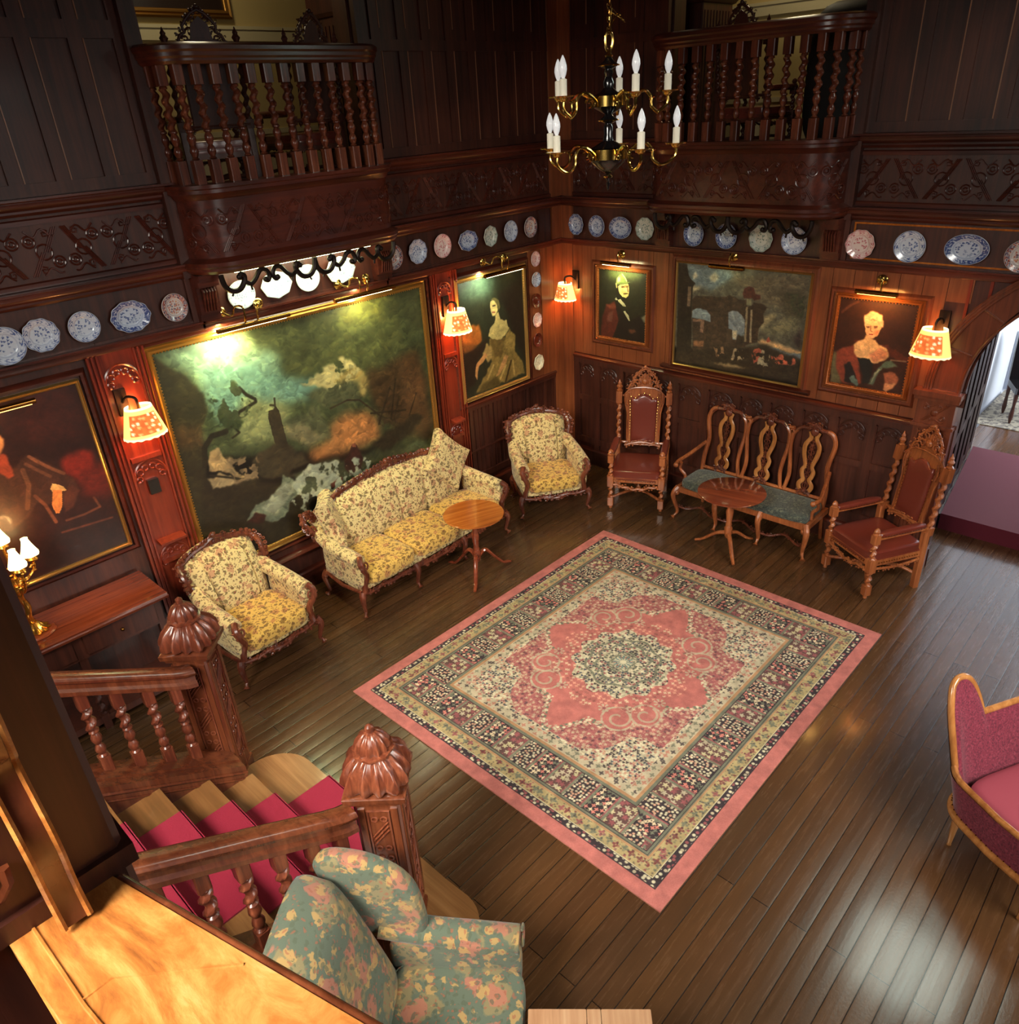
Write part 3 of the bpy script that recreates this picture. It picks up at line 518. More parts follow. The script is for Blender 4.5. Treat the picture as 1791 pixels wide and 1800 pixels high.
PAINT['sea']=dict(r=(2.389,5.270,0.680,2.770),d=[
 ('p',(62,70,44),0.03,[(-0.014,-0.006),(1.444,-0.022),(1.422,0.874),(-0.132,0.411)]),
 ('p',(112,140,118),0.06,[(0.023,0.01),(0.307,-0.012),(0.587,0.014),(0.513,0.228),(0.436,0.334),(0.173,0.209),(0.128,0.094)]),
 ('p',(150,160,110),0.08,[(0.274,-0.034),(0.552,-0.023),(0.51,0.087),(0.284,0.076)]),
 ('p',(96,128,112),0.04,[(0.191,0.082),(0.553,0.207),(0.666,0.27),(0.79,0.371),(0.553,0.369),(0.303,0.325),(0.21,0.374),(0.162,0.251)]),
 ('p',(120,124,84),0.04,[(0.336,0.257),(0.549,0.384),(0.484,0.515),(0.283,0.479),(0.255,0.389)]),
 ('p',(70,74,44),0.04,[(0.415,-0.002),(0.644,-0.049),(1.219,-0.014),(1.241,0.273),(1.031,0.343),(0.843,0.25),(0.666,0.27),(0.548,0.229),(0.557,0.145),(0.443,0.086)]),
 ('p',(104,104,52),0.05,[(0.87,-0.041),(1.165,-0.008),(1.116,0.098),(0.895,0.082)]),
 ('p',(158,140,82),0.015,[(0.713,0.316),(0.821,0.312),(0.897,0.281),(0.952,0.313),(1.011,0.399),(0.968,0.458),(0.923,0.418),(0.816,0.387),(0.725,0.353)]),
 ('p',(78,82,56),0.02,[(0.632,0.343),(0.746,0.342),(0.846,0.336),(0.94,0.379),(0.948,0.452),(0.904,0.466),(0.727,0.439)]),
 ('p',(168,112,64),0.04,[(0.715,0.548),(0.813,0.509),(0.946,0.524),(1.009,0.598),(1.015,0.695),(0.777,0.697),(0.627,0.689),(0.589,0.639),(0.703,0.607)]),
 ('p',(80,84,58),0.02,[(0.502,0.436),(0.593,0.44),(0.692,0.419),(0.717,0.54),(0.713,0.61),(0.613,0.524),(0.514,0.465)]),
 ('p',(112,106,76),0.02,[(0.488,0.457),(0.584,0.48),(0.696,0.595),(0.598,0.597),(0.501,0.521)]),
 ('p',(66,50,30),0.04,[(0.982,0.321),(1.053,0.34),(1.328,0.303),(1.373,0.857),(1.11,0.669),(1.018,0.546)]),
 ('p',(90,66,40),0.05,[(1.21,0.327),(1.365,0.46),(1.362,0.751),(1.182,0.654)]),
 ('p',(46,42,26),0.012,[(-0.004,0.007),(0.035,0.041),(0.102,0.109),(0.131,0.167),(0.163,0.206),(0.155,0.249),(0.15,0.301),(0.123,0.346),(0.099,0.496),(0.095,0.575),(0.135,0.675),(0.261,0.86),(0.503,1.053),(0.212,1.07),(-0.052,0.958),(-0.056,0.143)]),
 ('p',(70,56,34),0.03,[(-0.002,0.305),(0.123,0.346),(0.116,0.43),(0.001,0.405)]),
 ('p',(40,34,22),0.02,[(0.084,0.555),(0.311,0.65),(0.554,0.807),(0.528,1.124),(0.132,1.03),(0.007,0.792)]),
 ('p',(150,126,88),0.008,[(0.132,0.459),(0.173,0.457),(0.191,0.513),(0.237,0.596),(0.31,0.654),(0.274,0.657),(0.19,0.587),(0.104,0.538)]),
 ('p',(146,126,92),0.008,[(0.097,0.568),(0.145,0.57),(0.243,0.645),(0.191,0.65),(0.106,0.628)]),
 ('l',(40,34,24),0.004,[(0.106,0.563),(0.171,0.596),(0.23,0.627),(0.309,0.658)],0.006),
 ('p',(58,50,34),0.01,[(0.315,0.557),(0.429,0.522),(0.494,0.553),(0.527,0.616),(0.557,0.609),(0.598,0.687),(0.483,0.689),(0.532,0.726),(0.391,0.689),(0.308,0.623)]),
 ('p',(52,44,30),0.003,[(0.438,0.371),(0.464,0.368),(0.479,0.359),(0.491,0.383),(0.492,0.441),(0.494,0.553),(0.503,0.599),(0.434,0.54),(0.432,0.447),(0.429,0.405)]),
 ('l',(44,38,26),0.002,[(0.472,0.361),(0.477,0.322)],0.004),
 ('l',(50,44,30),0.002,[(0.451,0.346),(0.472,0.354)],0.006),
 ('l',(34,30,20),0.003,[(0.09,0.516),(0.116,0.43),(0.147,0.401),(0.204,0.396),(0.257,0.382),(0.301,0.332),(0.345,0.322),(0.386,0.311),(0.385,0.298),(0.35,0.268),(0.326,0.23)],0.014),
 ('l',(34,30,20),0.003,[(0.096,0.51),(0.111,0.436),(0.156,0.396),(0.22,0.398)],0.03),
 ('l',(34,30,20),0.003,[(0.257,0.382),(0.28,0.421),(0.244,0.434)],0.006),
 ('s',(48,56,34),0.01,[(0.251,0.179),(0.289,0.186),(0.322,0.214),(0.323,0.245),(0.291,0.243),(0.258,0.211)]),
 ('s',(48,56,34),0.01,[(0.255,0.225),(0.3,0.238),(0.323,0.276),(0.283,0.276),(0.255,0.256)]),
 ('s',(44,52,32),0.01,[(0.173,0.209),(0.202,0.248),(0.28,0.287),(0.303,0.325),(0.267,0.338),(0.215,0.29),(0.162,0.251)]),
 ('s',(44,52,32),0.01,[(0.155,0.279),(0.213,0.297),(0.281,0.35),(0.312,0.392),(0.28,0.421),(0.21,0.374),(0.148,0.37),(0.141,0.321)]),
 ('p',(60,64,44),0.02,[(0.506,0.715),(0.674,0.705),(0.875,0.741),(1.039,0.751),(1.373,0.857),(1.378,1.016),(0.646,0.844),(0.514,0.764)]),
 ('p',(84,92,62),0.02,[(1.159,0.803),(1.256,0.796),(1.377,0.827),(1.375,0.941),(1.193,0.895)]),
 ('p',(44,38,26),0.015,[(0.944,0.718),(1.053,0.669),(1.179,0.672),(1.257,0.629),(1.312,0.666),(1.294,0.709),(1.168,0.746),(1.024,0.775)]),
 ('l',(52,42,28),0.002,[(0.753,0.455),(0.856,0.443),(0.925,0.463),(1.034,0.579),(1.178,0.681)],0.004),
 ('l',(52,42,28),0.002,[(1.116,0.633),(1.168,0.517)],0.004),
 ('l',(52,42,28),0.002,[(1.22,0.637),(1.283,0.532)],0.004),
 ('s',(60,48,32),0.01,[(0.999,0.595),(1.124,0.579),(1.183,0.645),(1.11,0.669),(1.013,0.637)]),
 ('p',(104,112,92),0.008,[(0.211,0.847),(0.239,0.805),(0.299,0.777),(0.36,0.784),(0.429,0.722),(0.447,0.684),(0.48,0.706),(0.514,0.764),(0.495,0.811),(0.444,0.827),(0.422,0.883),(0.344,0.896),(0.296,0.866),(0.253,0.856)]),
 ('p',(150,154,128),0.012,[(0.35,0.789),(0.438,0.725),(0.495,0.766),(0.426,0.82),(0.37,0.861),(0.308,0.816)]),
 ('p',(78,86,64),0.02,[(0.52,0.739),(0.679,0.781),(0.689,0.833),(0.587,0.839),(0.511,0.827)]),
 ('p',(54,26,20),0.008,[(0.21,0.855),(0.271,0.819),(0.318,0.848),(0.292,0.883)]),
 ('p',(54,30,26),0.006,[(0.781,0.735),(0.817,0.711),(0.84,0.672),(0.869,0.683),(0.892,0.766),(0.871,0.825),(0.805,0.83),(0.777,0.781)]),
 ('p',(120,70,50),0.004,[(0.84,0.672),(0.861,0.67),(0.862,0.694),(0.839,0.691)]),
 ('p',(84,40,30),0.006,[(0.675,0.799),(0.707,0.792),(0.754,0.82),(0.746,0.864),(0.686,0.85)]),
])
PAINT['ruins']=dict(r=(4.698,3.186,1.638,2.769),d=[
 ('p',(70,68,56),0.03,[(-0.048,-0.01),(1.367,-0.026),(1.361,0.782),(-0.021,0.842)]),
 ('p',(86,98,98),0.04,[(0.092,0.002),(0.335,0.005),(0.545,0.032),(0.601,0.087),(0.388,0.231),(0.114,0.196)]),
 ('p',(150,146,120),0.015,[(0.144,0.099),(0.198,0.086),(0.219,0.131),(0.166,0.151)]),
 ('p',(142,138,112),0.02,[(0.335,0.112),(0.392,0.053),(0.439,0.102),(0.4,0.16),(0.355,0.141)]),
 ('p',(150,140,108),0.02,[(0.034,0.268),(0.095,0.198),(0.206,0.202),(0.261,0.213),(0.183,0.26),(0.111,0.308),(0.049,0.363)]),
 ('p',(80,72,56),0.05,[(0.601,0.087),(1.298,0.008),(1.303,0.338),(0.946,0.307),(0.641,0.151)]),
 ('p',(56,52,40),0.05,[(1.05,0.162),(1.275,0.124),(1.292,0.488),(1.16,0.431)]),
 ('p',(128,116,84),0.03,[(0.918,0.417),(1.057,0.361),(1.001,0.436),(0.922,0.539),(0.903,0.511)]),
 ('p',(90,86,64),0.05,[(0.931,0.538),(1.228,0.347),(1.292,0.488),(1.017,0.573)]),
 ('p',(166,132,90),0.02,[(0.893,0.653),(0.939,0.615),(1.105,0.637),(1.317,0.681),(1.321,0.712),(1.07,0.681)]),
 ('p',(82,92,96),0.01,[(0.981,0.695),(1.069,0.674),(1.194,0.709),(1.32,0.704),(1.318,0.751),(1.159,0.753)]),
 ('p',(54,44,34),0.006,[(0.169,0.334),(0.213,0.297),(0.357,0.289),(0.524,0.278),(0.565,0.251),(0.661,0.279),(0.746,0.284),(0.755,0.329),(0.781,0.718),(0.434,0.814),(0.214,0.874)]),
 ('p',(34,30,24),0.006,[(0.0,0.009),(0.093,0.01),(0.118,0.117),(0.148,0.153),(0.195,0.18),(0.17,0.206),(0.171,0.366),(0.194,0.852),(0.025,0.965)]),
 ('p',(92,76,58),0.006,[(0.115,0.22),(0.152,0.216),(0.155,0.408),(0.118,0.412)]),
 ('p',(100,112,112),0.006,[(0.185,0.437),(0.248,0.413),(0.331,0.419),(0.38,0.469),(0.389,0.532),(0.302,0.52),(0.181,0.511)]),
 ('p',(110,84,66),0.006,[(0.191,0.526),(0.32,0.517),(0.311,0.649),(0.274,0.646),(0.276,0.547),(0.193,0.55)]),
 ('p',(112,78,52),0.01,[(0.215,0.747),(0.326,0.73),(0.321,0.789),(0.218,0.797)]),
 ('p',(104,112,112),0.005,[(0.571,0.414),(0.612,0.394),(0.664,0.394),(0.718,0.426),(0.748,0.469),(0.76,0.641),(0.702,0.618),(0.681,0.669),(0.637,0.668),(0.615,0.574),(0.584,0.57)]),
 ('p',(150,140,112),0.01,[(0.621,0.589),(0.672,0.574),(0.672,0.67),(0.628,0.661)]),
 ('p',(60,50,38),0.004,[(0.57,0.71),(0.568,0.589),(0.593,0.569),(0.625,0.581),(0.623,0.71)]),
 ('p',(46,40,32),0.01,[(0.683,0.605),(0.753,0.611),(0.762,0.705),(0.659,0.721)]),
 ('p',(46,36,28),0.006,[(0.809,0.323),(0.822,0.291),(0.905,0.297),(0.956,0.321),(0.922,0.385),(0.939,0.46),(0.896,0.527),(0.894,0.661),(0.762,0.705),(0.744,0.346)]),
 ('p',(104,92,70),0.004,[(0.748,0.345),(0.769,0.343),(0.78,0.67),(0.759,0.673)]),
 ('p',(110,98,76),0.004,[(0.796,0.363),(0.814,0.361),(0.836,0.67),(0.815,0.673)]),
 ('p',(60,34,28),0.006,[(0.699,0.229),(0.711,0.182),(0.75,0.155),(0.808,0.157),(0.83,0.215),(0.881,0.224),(0.884,0.254),(0.829,0.275),(0.802,0.255),(0.72,0.272)]),
 ('p',(96,94,70),0.004,[(0.749,0.269),(0.799,0.267),(0.8,0.324),(0.75,0.322)]),
 ('p',(40,34,26),0.02,[(0.022,0.905),(0.432,0.789),(0.865,0.705),(0.944,0.661),(1.326,0.749),(1.331,0.976),(-0.013,0.989)]),
 ('p',(110,94,66),0.015,[(0.425,0.933),(0.624,0.916),(0.8,0.919),(0.68,0.948),(0.5,0.946)]),
 ('s',(120,62,46),0.008,[(0.844,0.749),(0.916,0.713),(0.954,0.755),(0.931,0.855),(0.864,0.867)]),
 ('s',(130,66,48),0.008,[(1.04,0.781),(1.133,0.734),(1.28,0.765),(1.272,0.821),(1.096,0.835)]),
 ('s',(120,112,90),0.008,[(0.951,0.732),(1.027,0.736),(1.033,0.87),(0.902,0.901)]),
 ('s',(110,86,60),0.008,[(0.432,0.781),(0.538,0.756),(0.563,0.835),(0.476,0.874)]),
 ('s',(118,104,80),0.008,[(0.645,0.756),(0.75,0.755),(0.776,0.849),(0.638,0.88)]),
 ('p',(140,70,50),0.004,[(0.98,0.617),(1.002,0.59),(1.023,0.626),(0.992,0.646)]),
 ('p',(44,34,34),0.03,[(1.233,0.572),(1.32,0.469),(1.312,0.644),(1.263,0.628)]),
 ('s',(48,50,36),0.01,[(1.129,0.175),(1.283,0.18),(1.311,0.396),(1.213,0.349)]),
])
PAINT['soldier']=dict(r=(5.798,5.105,1.800,2.614),d=[
 ('p',(34,34,24),0.03,[(-0.032,-0.009),(0.869,-0.046),(0.878,1.001),(-0.032,1.014)]),
 ('p',(70,78,44),0.08,[(0.125,0.002),(0.822,-0.019),(0.73,0.1),(0.178,0.136)]),
 ('p',(84,36,28),0.02,[(0.023,1.006),(0.065,0.694),(0.15,0.522),(0.285,0.456),(0.401,0.559),(0.463,0.619),(0.342,0.787),(0.26,1.015)]),
 ('p',(120,60,44),0.02,[(0.129,0.524),(0.286,0.481),(0.338,0.533),(0.213,0.574)]),
 ('p',(104,60,50),0.02,[(0.151,0.77),(0.193,0.619),(0.266,0.593),(0.236,0.758)]),
 ('p',(30,24,22),0.02,[(0.295,0.438),(0.4,0.526),(0.568,0.715),(0.746,0.608),(0.861,0.801),(0.868,1.002),(0.26,1.024),(0.362,0.742)]),
 ('p',(30,28,22),0.006,[(0.303,0.206),(0.344,0.218),(0.356,0.332),(0.438,0.381),(0.499,0.39),(0.46,0.436),(0.336,0.408),(0.304,0.321)]),
 ('p',(206,182,112),0.006,[(0.349,0.226),(0.394,0.197),(0.525,0.176),(0.541,0.215),(0.543,0.296),(0.529,0.346),(0.489,0.379),(0.428,0.374),(0.376,0.33),(0.355,0.283)]),
 ('p',(150,110,66),0.008,[(0.395,0.213),(0.535,0.183),(0.536,0.223),(0.405,0.245)]),
 ('p',(70,40,24),0.003,[(0.427,0.332),(0.457,0.313),(0.518,0.306),(0.538,0.316),(0.478,0.331)]),
 ('p',(120,96,64),0.008,[(0.491,0.236),(0.526,0.216),(0.538,0.296),(0.517,0.298)]),
 ('l',(60,40,26),0.003,[(0.41,0.234),(0.45,0.225)],0.012),
 ('l',(60,40,26),0.003,[(0.491,0.224),(0.526,0.216)],0.01),
 ('p',(96,108,58),0.008,[(0.308,0.197),(0.312,0.124),(0.352,0.071),(0.412,0.058),(0.473,0.092),(0.514,0.153),(0.574,0.155),(0.515,0.173),(0.394,0.189),(0.333,0.207)]),
 ('p',(190,200,130),0.02,[(0.323,0.18),(0.332,0.114),(0.382,0.093),(0.384,0.165)]),
 ('l',(180,180,110),0.003,[(0.417,0.049),(0.473,0.1),(0.499,0.142)],0.012),
 ('l',(150,140,90),0.004,[(0.313,0.197),(0.324,0.245)],0.03),
 ('p',(186,178,136),0.006,[(0.347,0.424),(0.398,0.41),(0.481,0.483),(0.492,0.507),(0.441,0.505),(0.357,0.448)]),
 ('p',(170,164,128),0.006,[(0.295,0.421),(0.315,0.394),(0.347,0.424),(0.316,0.436)]),
 ('p',(180,172,134),0.005,[(0.452,0.587),(0.483,0.575),(0.545,0.634),(0.567,0.706),(0.547,0.709)]),
 ('p',(110,104,84),0.02,[(0.766,0.631),(0.853,0.587),(0.863,0.709),(0.808,0.692)]),
 ('p',(90,52,34),0.02,[(0.54,0.846),(0.651,0.822),(0.673,0.869),(0.592,0.898)]),
])
PAINT['lady2']=dict(r=(2.873,2.160,1.742,2.594),d=[
 ('p',(52,26,16),0.03,[(-0.031,-0.02),(0.847,-0.02),(0.869,1.01),(-0.002,1.02)]),
 ('p',(44,22,16),0.05,[(0.519,0.201),(0.838,0.159),(0.809,0.469),(0.595,0.424)]),
 ('p',(84,36,22),0.015,[(0.204,0.482),(0.248,0.459),(0.603,0.47),(0.829,0.583),(0.812,0.649),(0.621,0.578)]),
 ('p',(130,58,40),0.02,[(0.032,0.624),(0.21,0.522),(0.297,0.671),(0.316,0.792),(0.373,0.949),(0.176,0.986),(0.037,0.884)]),
 ('p',(96,90,60),0.02,[(0.001,0.637),(0.042,0.638),(0.063,0.837),(0.16,0.989),(0.02,0.998)]),
 ('p',(222,172,116),0.012,[(0.218,0.521),(0.266,0.473),(0.338,0.438),(0.345,0.381),(0.427,0.417),(0.498,0.478),(0.596,0.518),(0.63,0.584),(0.559,0.66),(0.459,0.702),(0.343,0.664),(0.279,0.658),(0.238,0.599)]),
 ('p',(200,128,90),0.02,[(0.397,0.606),(0.52,0.514),(0.609,0.548),(0.597,0.614),(0.471,0.683)]),
 ('p',(216,164,118),0.008,[(0.305,0.276),(0.335,0.225),(0.44,0.219),(0.481,0.284),(0.472,0.363),(0.426,0.409),(0.372,0.409),(0.325,0.352)]),
 ('p',(206,124,86),0.02,[(0.427,0.322),(0.471,0.316),(0.458,0.373),(0.421,0.378)]),
 ('p',(214,170,128),0.012,[(0.297,0.277),(0.29,0.184),(0.335,0.132),(0.394,0.125),(0.467,0.154),(0.506,0.211),(0.496,0.282),(0.474,0.285),(0.441,0.227),(0.378,0.212),(0.33,0.242),(0.32,0.322)]),
 ('p',(110,70,48),0.006,[(0.322,0.29),(0.367,0.284),(0.363,0.304),(0.333,0.308)]),
 ('p',(110,70,48),0.006,[(0.404,0.278),(0.449,0.272),(0.445,0.296),(0.416,0.3)]),
 ('p',(150,60,44),0.004,[(0.365,0.367),(0.419,0.367),(0.414,0.383),(0.375,0.381)]),
 ('l',(150,100,72),0.006,[(0.375,0.283),(0.38,0.337),(0.4,0.342)],0.012),
 ('p',(26,28,26),0.01,[(0.28,0.666),(0.357,0.653),(0.421,0.659),(0.476,0.715),(0.45,0.935),(0.388,0.946),(0.347,0.787)]),
 ('p',(30,26,26),0.015,[(0.149,0.754),(0.21,0.727),(0.32,0.917),(0.279,0.967),(0.182,0.968)]),
 ('p',(86,104,92),0.01,[(0.222,0.91),(0.265,0.876),(0.357,0.952),(0.347,0.988),(0.278,0.959)]),
 ('p',(82,100,82),0.012,[(0.576,0.666),(0.658,0.62),(0.73,0.687),(0.647,0.726),(0.571,0.731),(0.5,0.95),(0.445,0.952),(0.505,0.792)]),
 ('p',(140,140,110),0.01,[(0.468,0.948),(0.506,0.8),(0.571,0.731),(0.513,0.84)]),
 ('p',(150,86,58),0.012,[(0.594,0.776),(0.681,0.752),(0.768,0.818),(0.751,0.894),(0.631,0.9)]),
 ('p',(190,130,86),0.012,[(0.631,0.9),(0.75,0.886),(0.73,0.947),(0.677,0.991),(0.628,0.975)]),
 ('l',(120,92,70),0.006,[(0.652,0.629),(0.719,0.625),(0.807,0.619)],0.02),
 ('l',(80,44,30),0.01,[(0.037,0.169),(0.098,0.098),(0.196,0.032)],0.03),
])
PAINT['lady1']=dict(r=(5.800,6.867,1.368,2.706),d=[
 ('p',(42,44,30),0.03,[(-0.033,-0.046),(0.821,0.015),(0.829,1.011),(-0.034,1.018)]),
 ('p',(70,90,70),0.09,[(0.005,-0.032),(0.483,0.002),(0.379,0.177),(0.014,0.149)]),
 ('p',(36,30,22),0.04,[(0.467,0.179),(0.805,0.088),(0.811,0.902),(0.714,0.709),(0.565,0.352)]),
 ('p',(170,98,40),0.015,[(-0.001,0.367),(0.218,0.386),(0.258,0.527),(0.188,0.565),(0.0,0.534)]),
 ('p',(108,70,34),0.03,[(-0.007,0.502),(0.19,0.55),(0.204,0.624),(0.055,0.61),(0.012,0.615)]),
 ('p',(40,32,22),0.02,[(0.014,0.6),(0.21,0.57),(0.323,0.534),(0.292,0.622),(0.175,0.696),(0.133,0.886),(-0.003,0.929)]),
 ('p',(132,110,58),0.012,[(0.345,0.539),(0.334,0.656),(0.348,0.748),(0.198,0.904),(0.134,0.985),(0.349,0.98),(0.782,0.964),(0.741,0.842),(0.664,0.738),(0.675,0.584),(0.598,0.51),(0.523,0.581)]),
 ('p',(84,70,36),0.02,[(0.218,0.926),(0.403,0.895),(0.443,0.973),(0.166,0.994)]),
 ('l',(180,152,88),0.01,[(0.367,0.786),(0.289,0.888)],0.02),
 ('l',(180,152,88),0.01,[(0.526,0.828),(0.447,0.932)],0.02),
 ('l',(70,54,30),0.01,[(0.599,0.805),(0.514,0.976)],0.02),
 ('l',(176,148,84),0.01,[(0.622,0.811),(0.636,0.941)],0.02),
 ('p',(110,88,46),0.01,[(0.356,0.542),(0.535,0.568),(0.487,0.735),(0.384,0.725)]),
 ('p',(150,124,66),0.01,[(0.548,0.555),(0.621,0.523),(0.663,0.582),(0.668,0.681),(0.619,0.702),(0.528,0.663)]),
 ('p',(168,140,82),0.01,[(0.309,0.57),(0.361,0.607),(0.351,0.717),(0.304,0.737),(0.255,0.66)]),
 ('p',(190,168,104),0.008,[(0.335,0.521),(0.354,0.447),(0.423,0.416),(0.449,0.382),(0.559,0.422),(0.599,0.502),(0.536,0.56),(0.432,0.568),(0.367,0.544)]),
 ('p',(190,140,84),0.006,[(0.279,0.65),(0.31,0.674),(0.249,0.723),(0.191,0.748),(0.17,0.799),(0.157,0.868),(0.134,0.821),(0.156,0.723),(0.22,0.683)]),
 ('p',(184,136,82),0.006,[(0.522,0.728),(0.568,0.747),(0.514,0.833),(0.427,0.893),(0.391,0.9),(0.47,0.796)]),
 ('p',(208,184,116),0.005,[(0.38,0.222),(0.42,0.211),(0.46,0.253),(0.466,0.316),(0.429,0.355),(0.396,0.352),(0.378,0.305),(0.374,0.251)]),
 ('p',(110,100,58),0.006,[(0.387,0.208),(0.432,0.195),(0.485,0.228),(0.496,0.292),(0.476,0.326),(0.464,0.27),(0.43,0.224)]),
 ('l',(80,60,40),0.003,[(0.409,0.265),(0.437,0.266)],0.012),
 ('l',(150,80,56),0.003,[(0.399,0.318),(0.426,0.323)],0.012),
 ('p',(186,162,100),0.006,[(0.429,0.355),(0.471,0.325),(0.492,0.4),(0.435,0.411)]),
])
PAINT['lord']=dict(r=(0.644,1.771,1.287,2.696),d=[
 ('p',(44,18,12),0.03,[(-0.022,-0.025),(0.826,-0.016),(0.799,1.03),(0.007,1.043),(-0.369,0.93)]),
 ('p',(60,24,16),0.06,[(0.508,-0.022),(0.762,0.009),(0.769,0.277),(0.495,0.246)]),
 ('p',(122,34,22),0.03,[(0.603,0.393),(0.711,0.358),(0.781,0.401),(0.76,0.527),(0.684,0.555),(0.597,0.465)]),
 ('p',(96,30,20),0.05,[(0.675,0.475),(0.807,0.486),(0.796,0.698),(0.663,0.624)]),
 ('p',(66,36,24),0.012,[(0.386,0.349),(0.463,0.297),(0.507,0.349),(0.59,0.434),(0.637,0.518),(0.659,0.583),(0.623,0.646),(0.527,0.636),(0.437,0.57),(0.369,0.636),(0.248,0.677),(0.057,0.683),(0.133,0.358)]),
 ('l',(120,70,44),0.006,[(0.465,0.316),(0.502,0.365),(0.548,0.418),(0.597,0.465)],0.02),
 ('l',(96,56,36),0.006,[(0.438,0.351),(0.482,0.403),(0.528,0.457)],0.02),
 ('l',(100,60,38),0.006,[(0.414,0.377),(0.415,0.468),(0.369,0.589)],0.03),
 ('p',(150,60,34),0.012,[(0.293,0.28),(0.357,0.259),(0.375,0.292),(0.364,0.394),(0.339,0.403),(0.303,0.336)]),
 ('p',(200,130,74),0.008,[(0.324,0.188),(0.37,0.135),(0.392,0.177),(0.374,0.231),(0.342,0.263),(0.31,0.251)]),
 ('p',(36,18,14),0.01,[(0.319,0.119),(0.374,0.078),(0.4,0.129),(0.394,0.169),(0.358,0.148),(0.307,0.216)]),
 ('p',(214,158,92),0.006,[(0.51,0.524),(0.529,0.504),(0.576,0.532),(0.583,0.563),(0.558,0.563),(0.512,0.544)]),
 ('p',(210,122,60),0.006,[(0.518,0.537),(0.561,0.554),(0.541,0.632),(0.51,0.677),(0.491,0.674),(0.488,0.62)]),
 ('p',(80,40,26),0.01,[(0.577,0.58),(0.62,0.549),(0.659,0.583),(0.6,0.666),(0.535,0.688)]),
 ('l',(110,60,36),0.004,[(0.424,0.537),(0.456,0.606),(0.476,0.721)],0.02),
 ('p',(40,20,14),0.02,[(0.507,0.754),(0.78,0.812),(0.78,1.0),(0.342,0.966),(0.356,0.823)]),
 ('l',(90,46,28),0.006,[(0.486,0.794),(0.762,0.815)],0.01),
 ('l',(100,56,34),0.006,[(0.529,0.734),(0.629,0.737),(0.718,0.725),(0.703,0.66)],0.012),
])
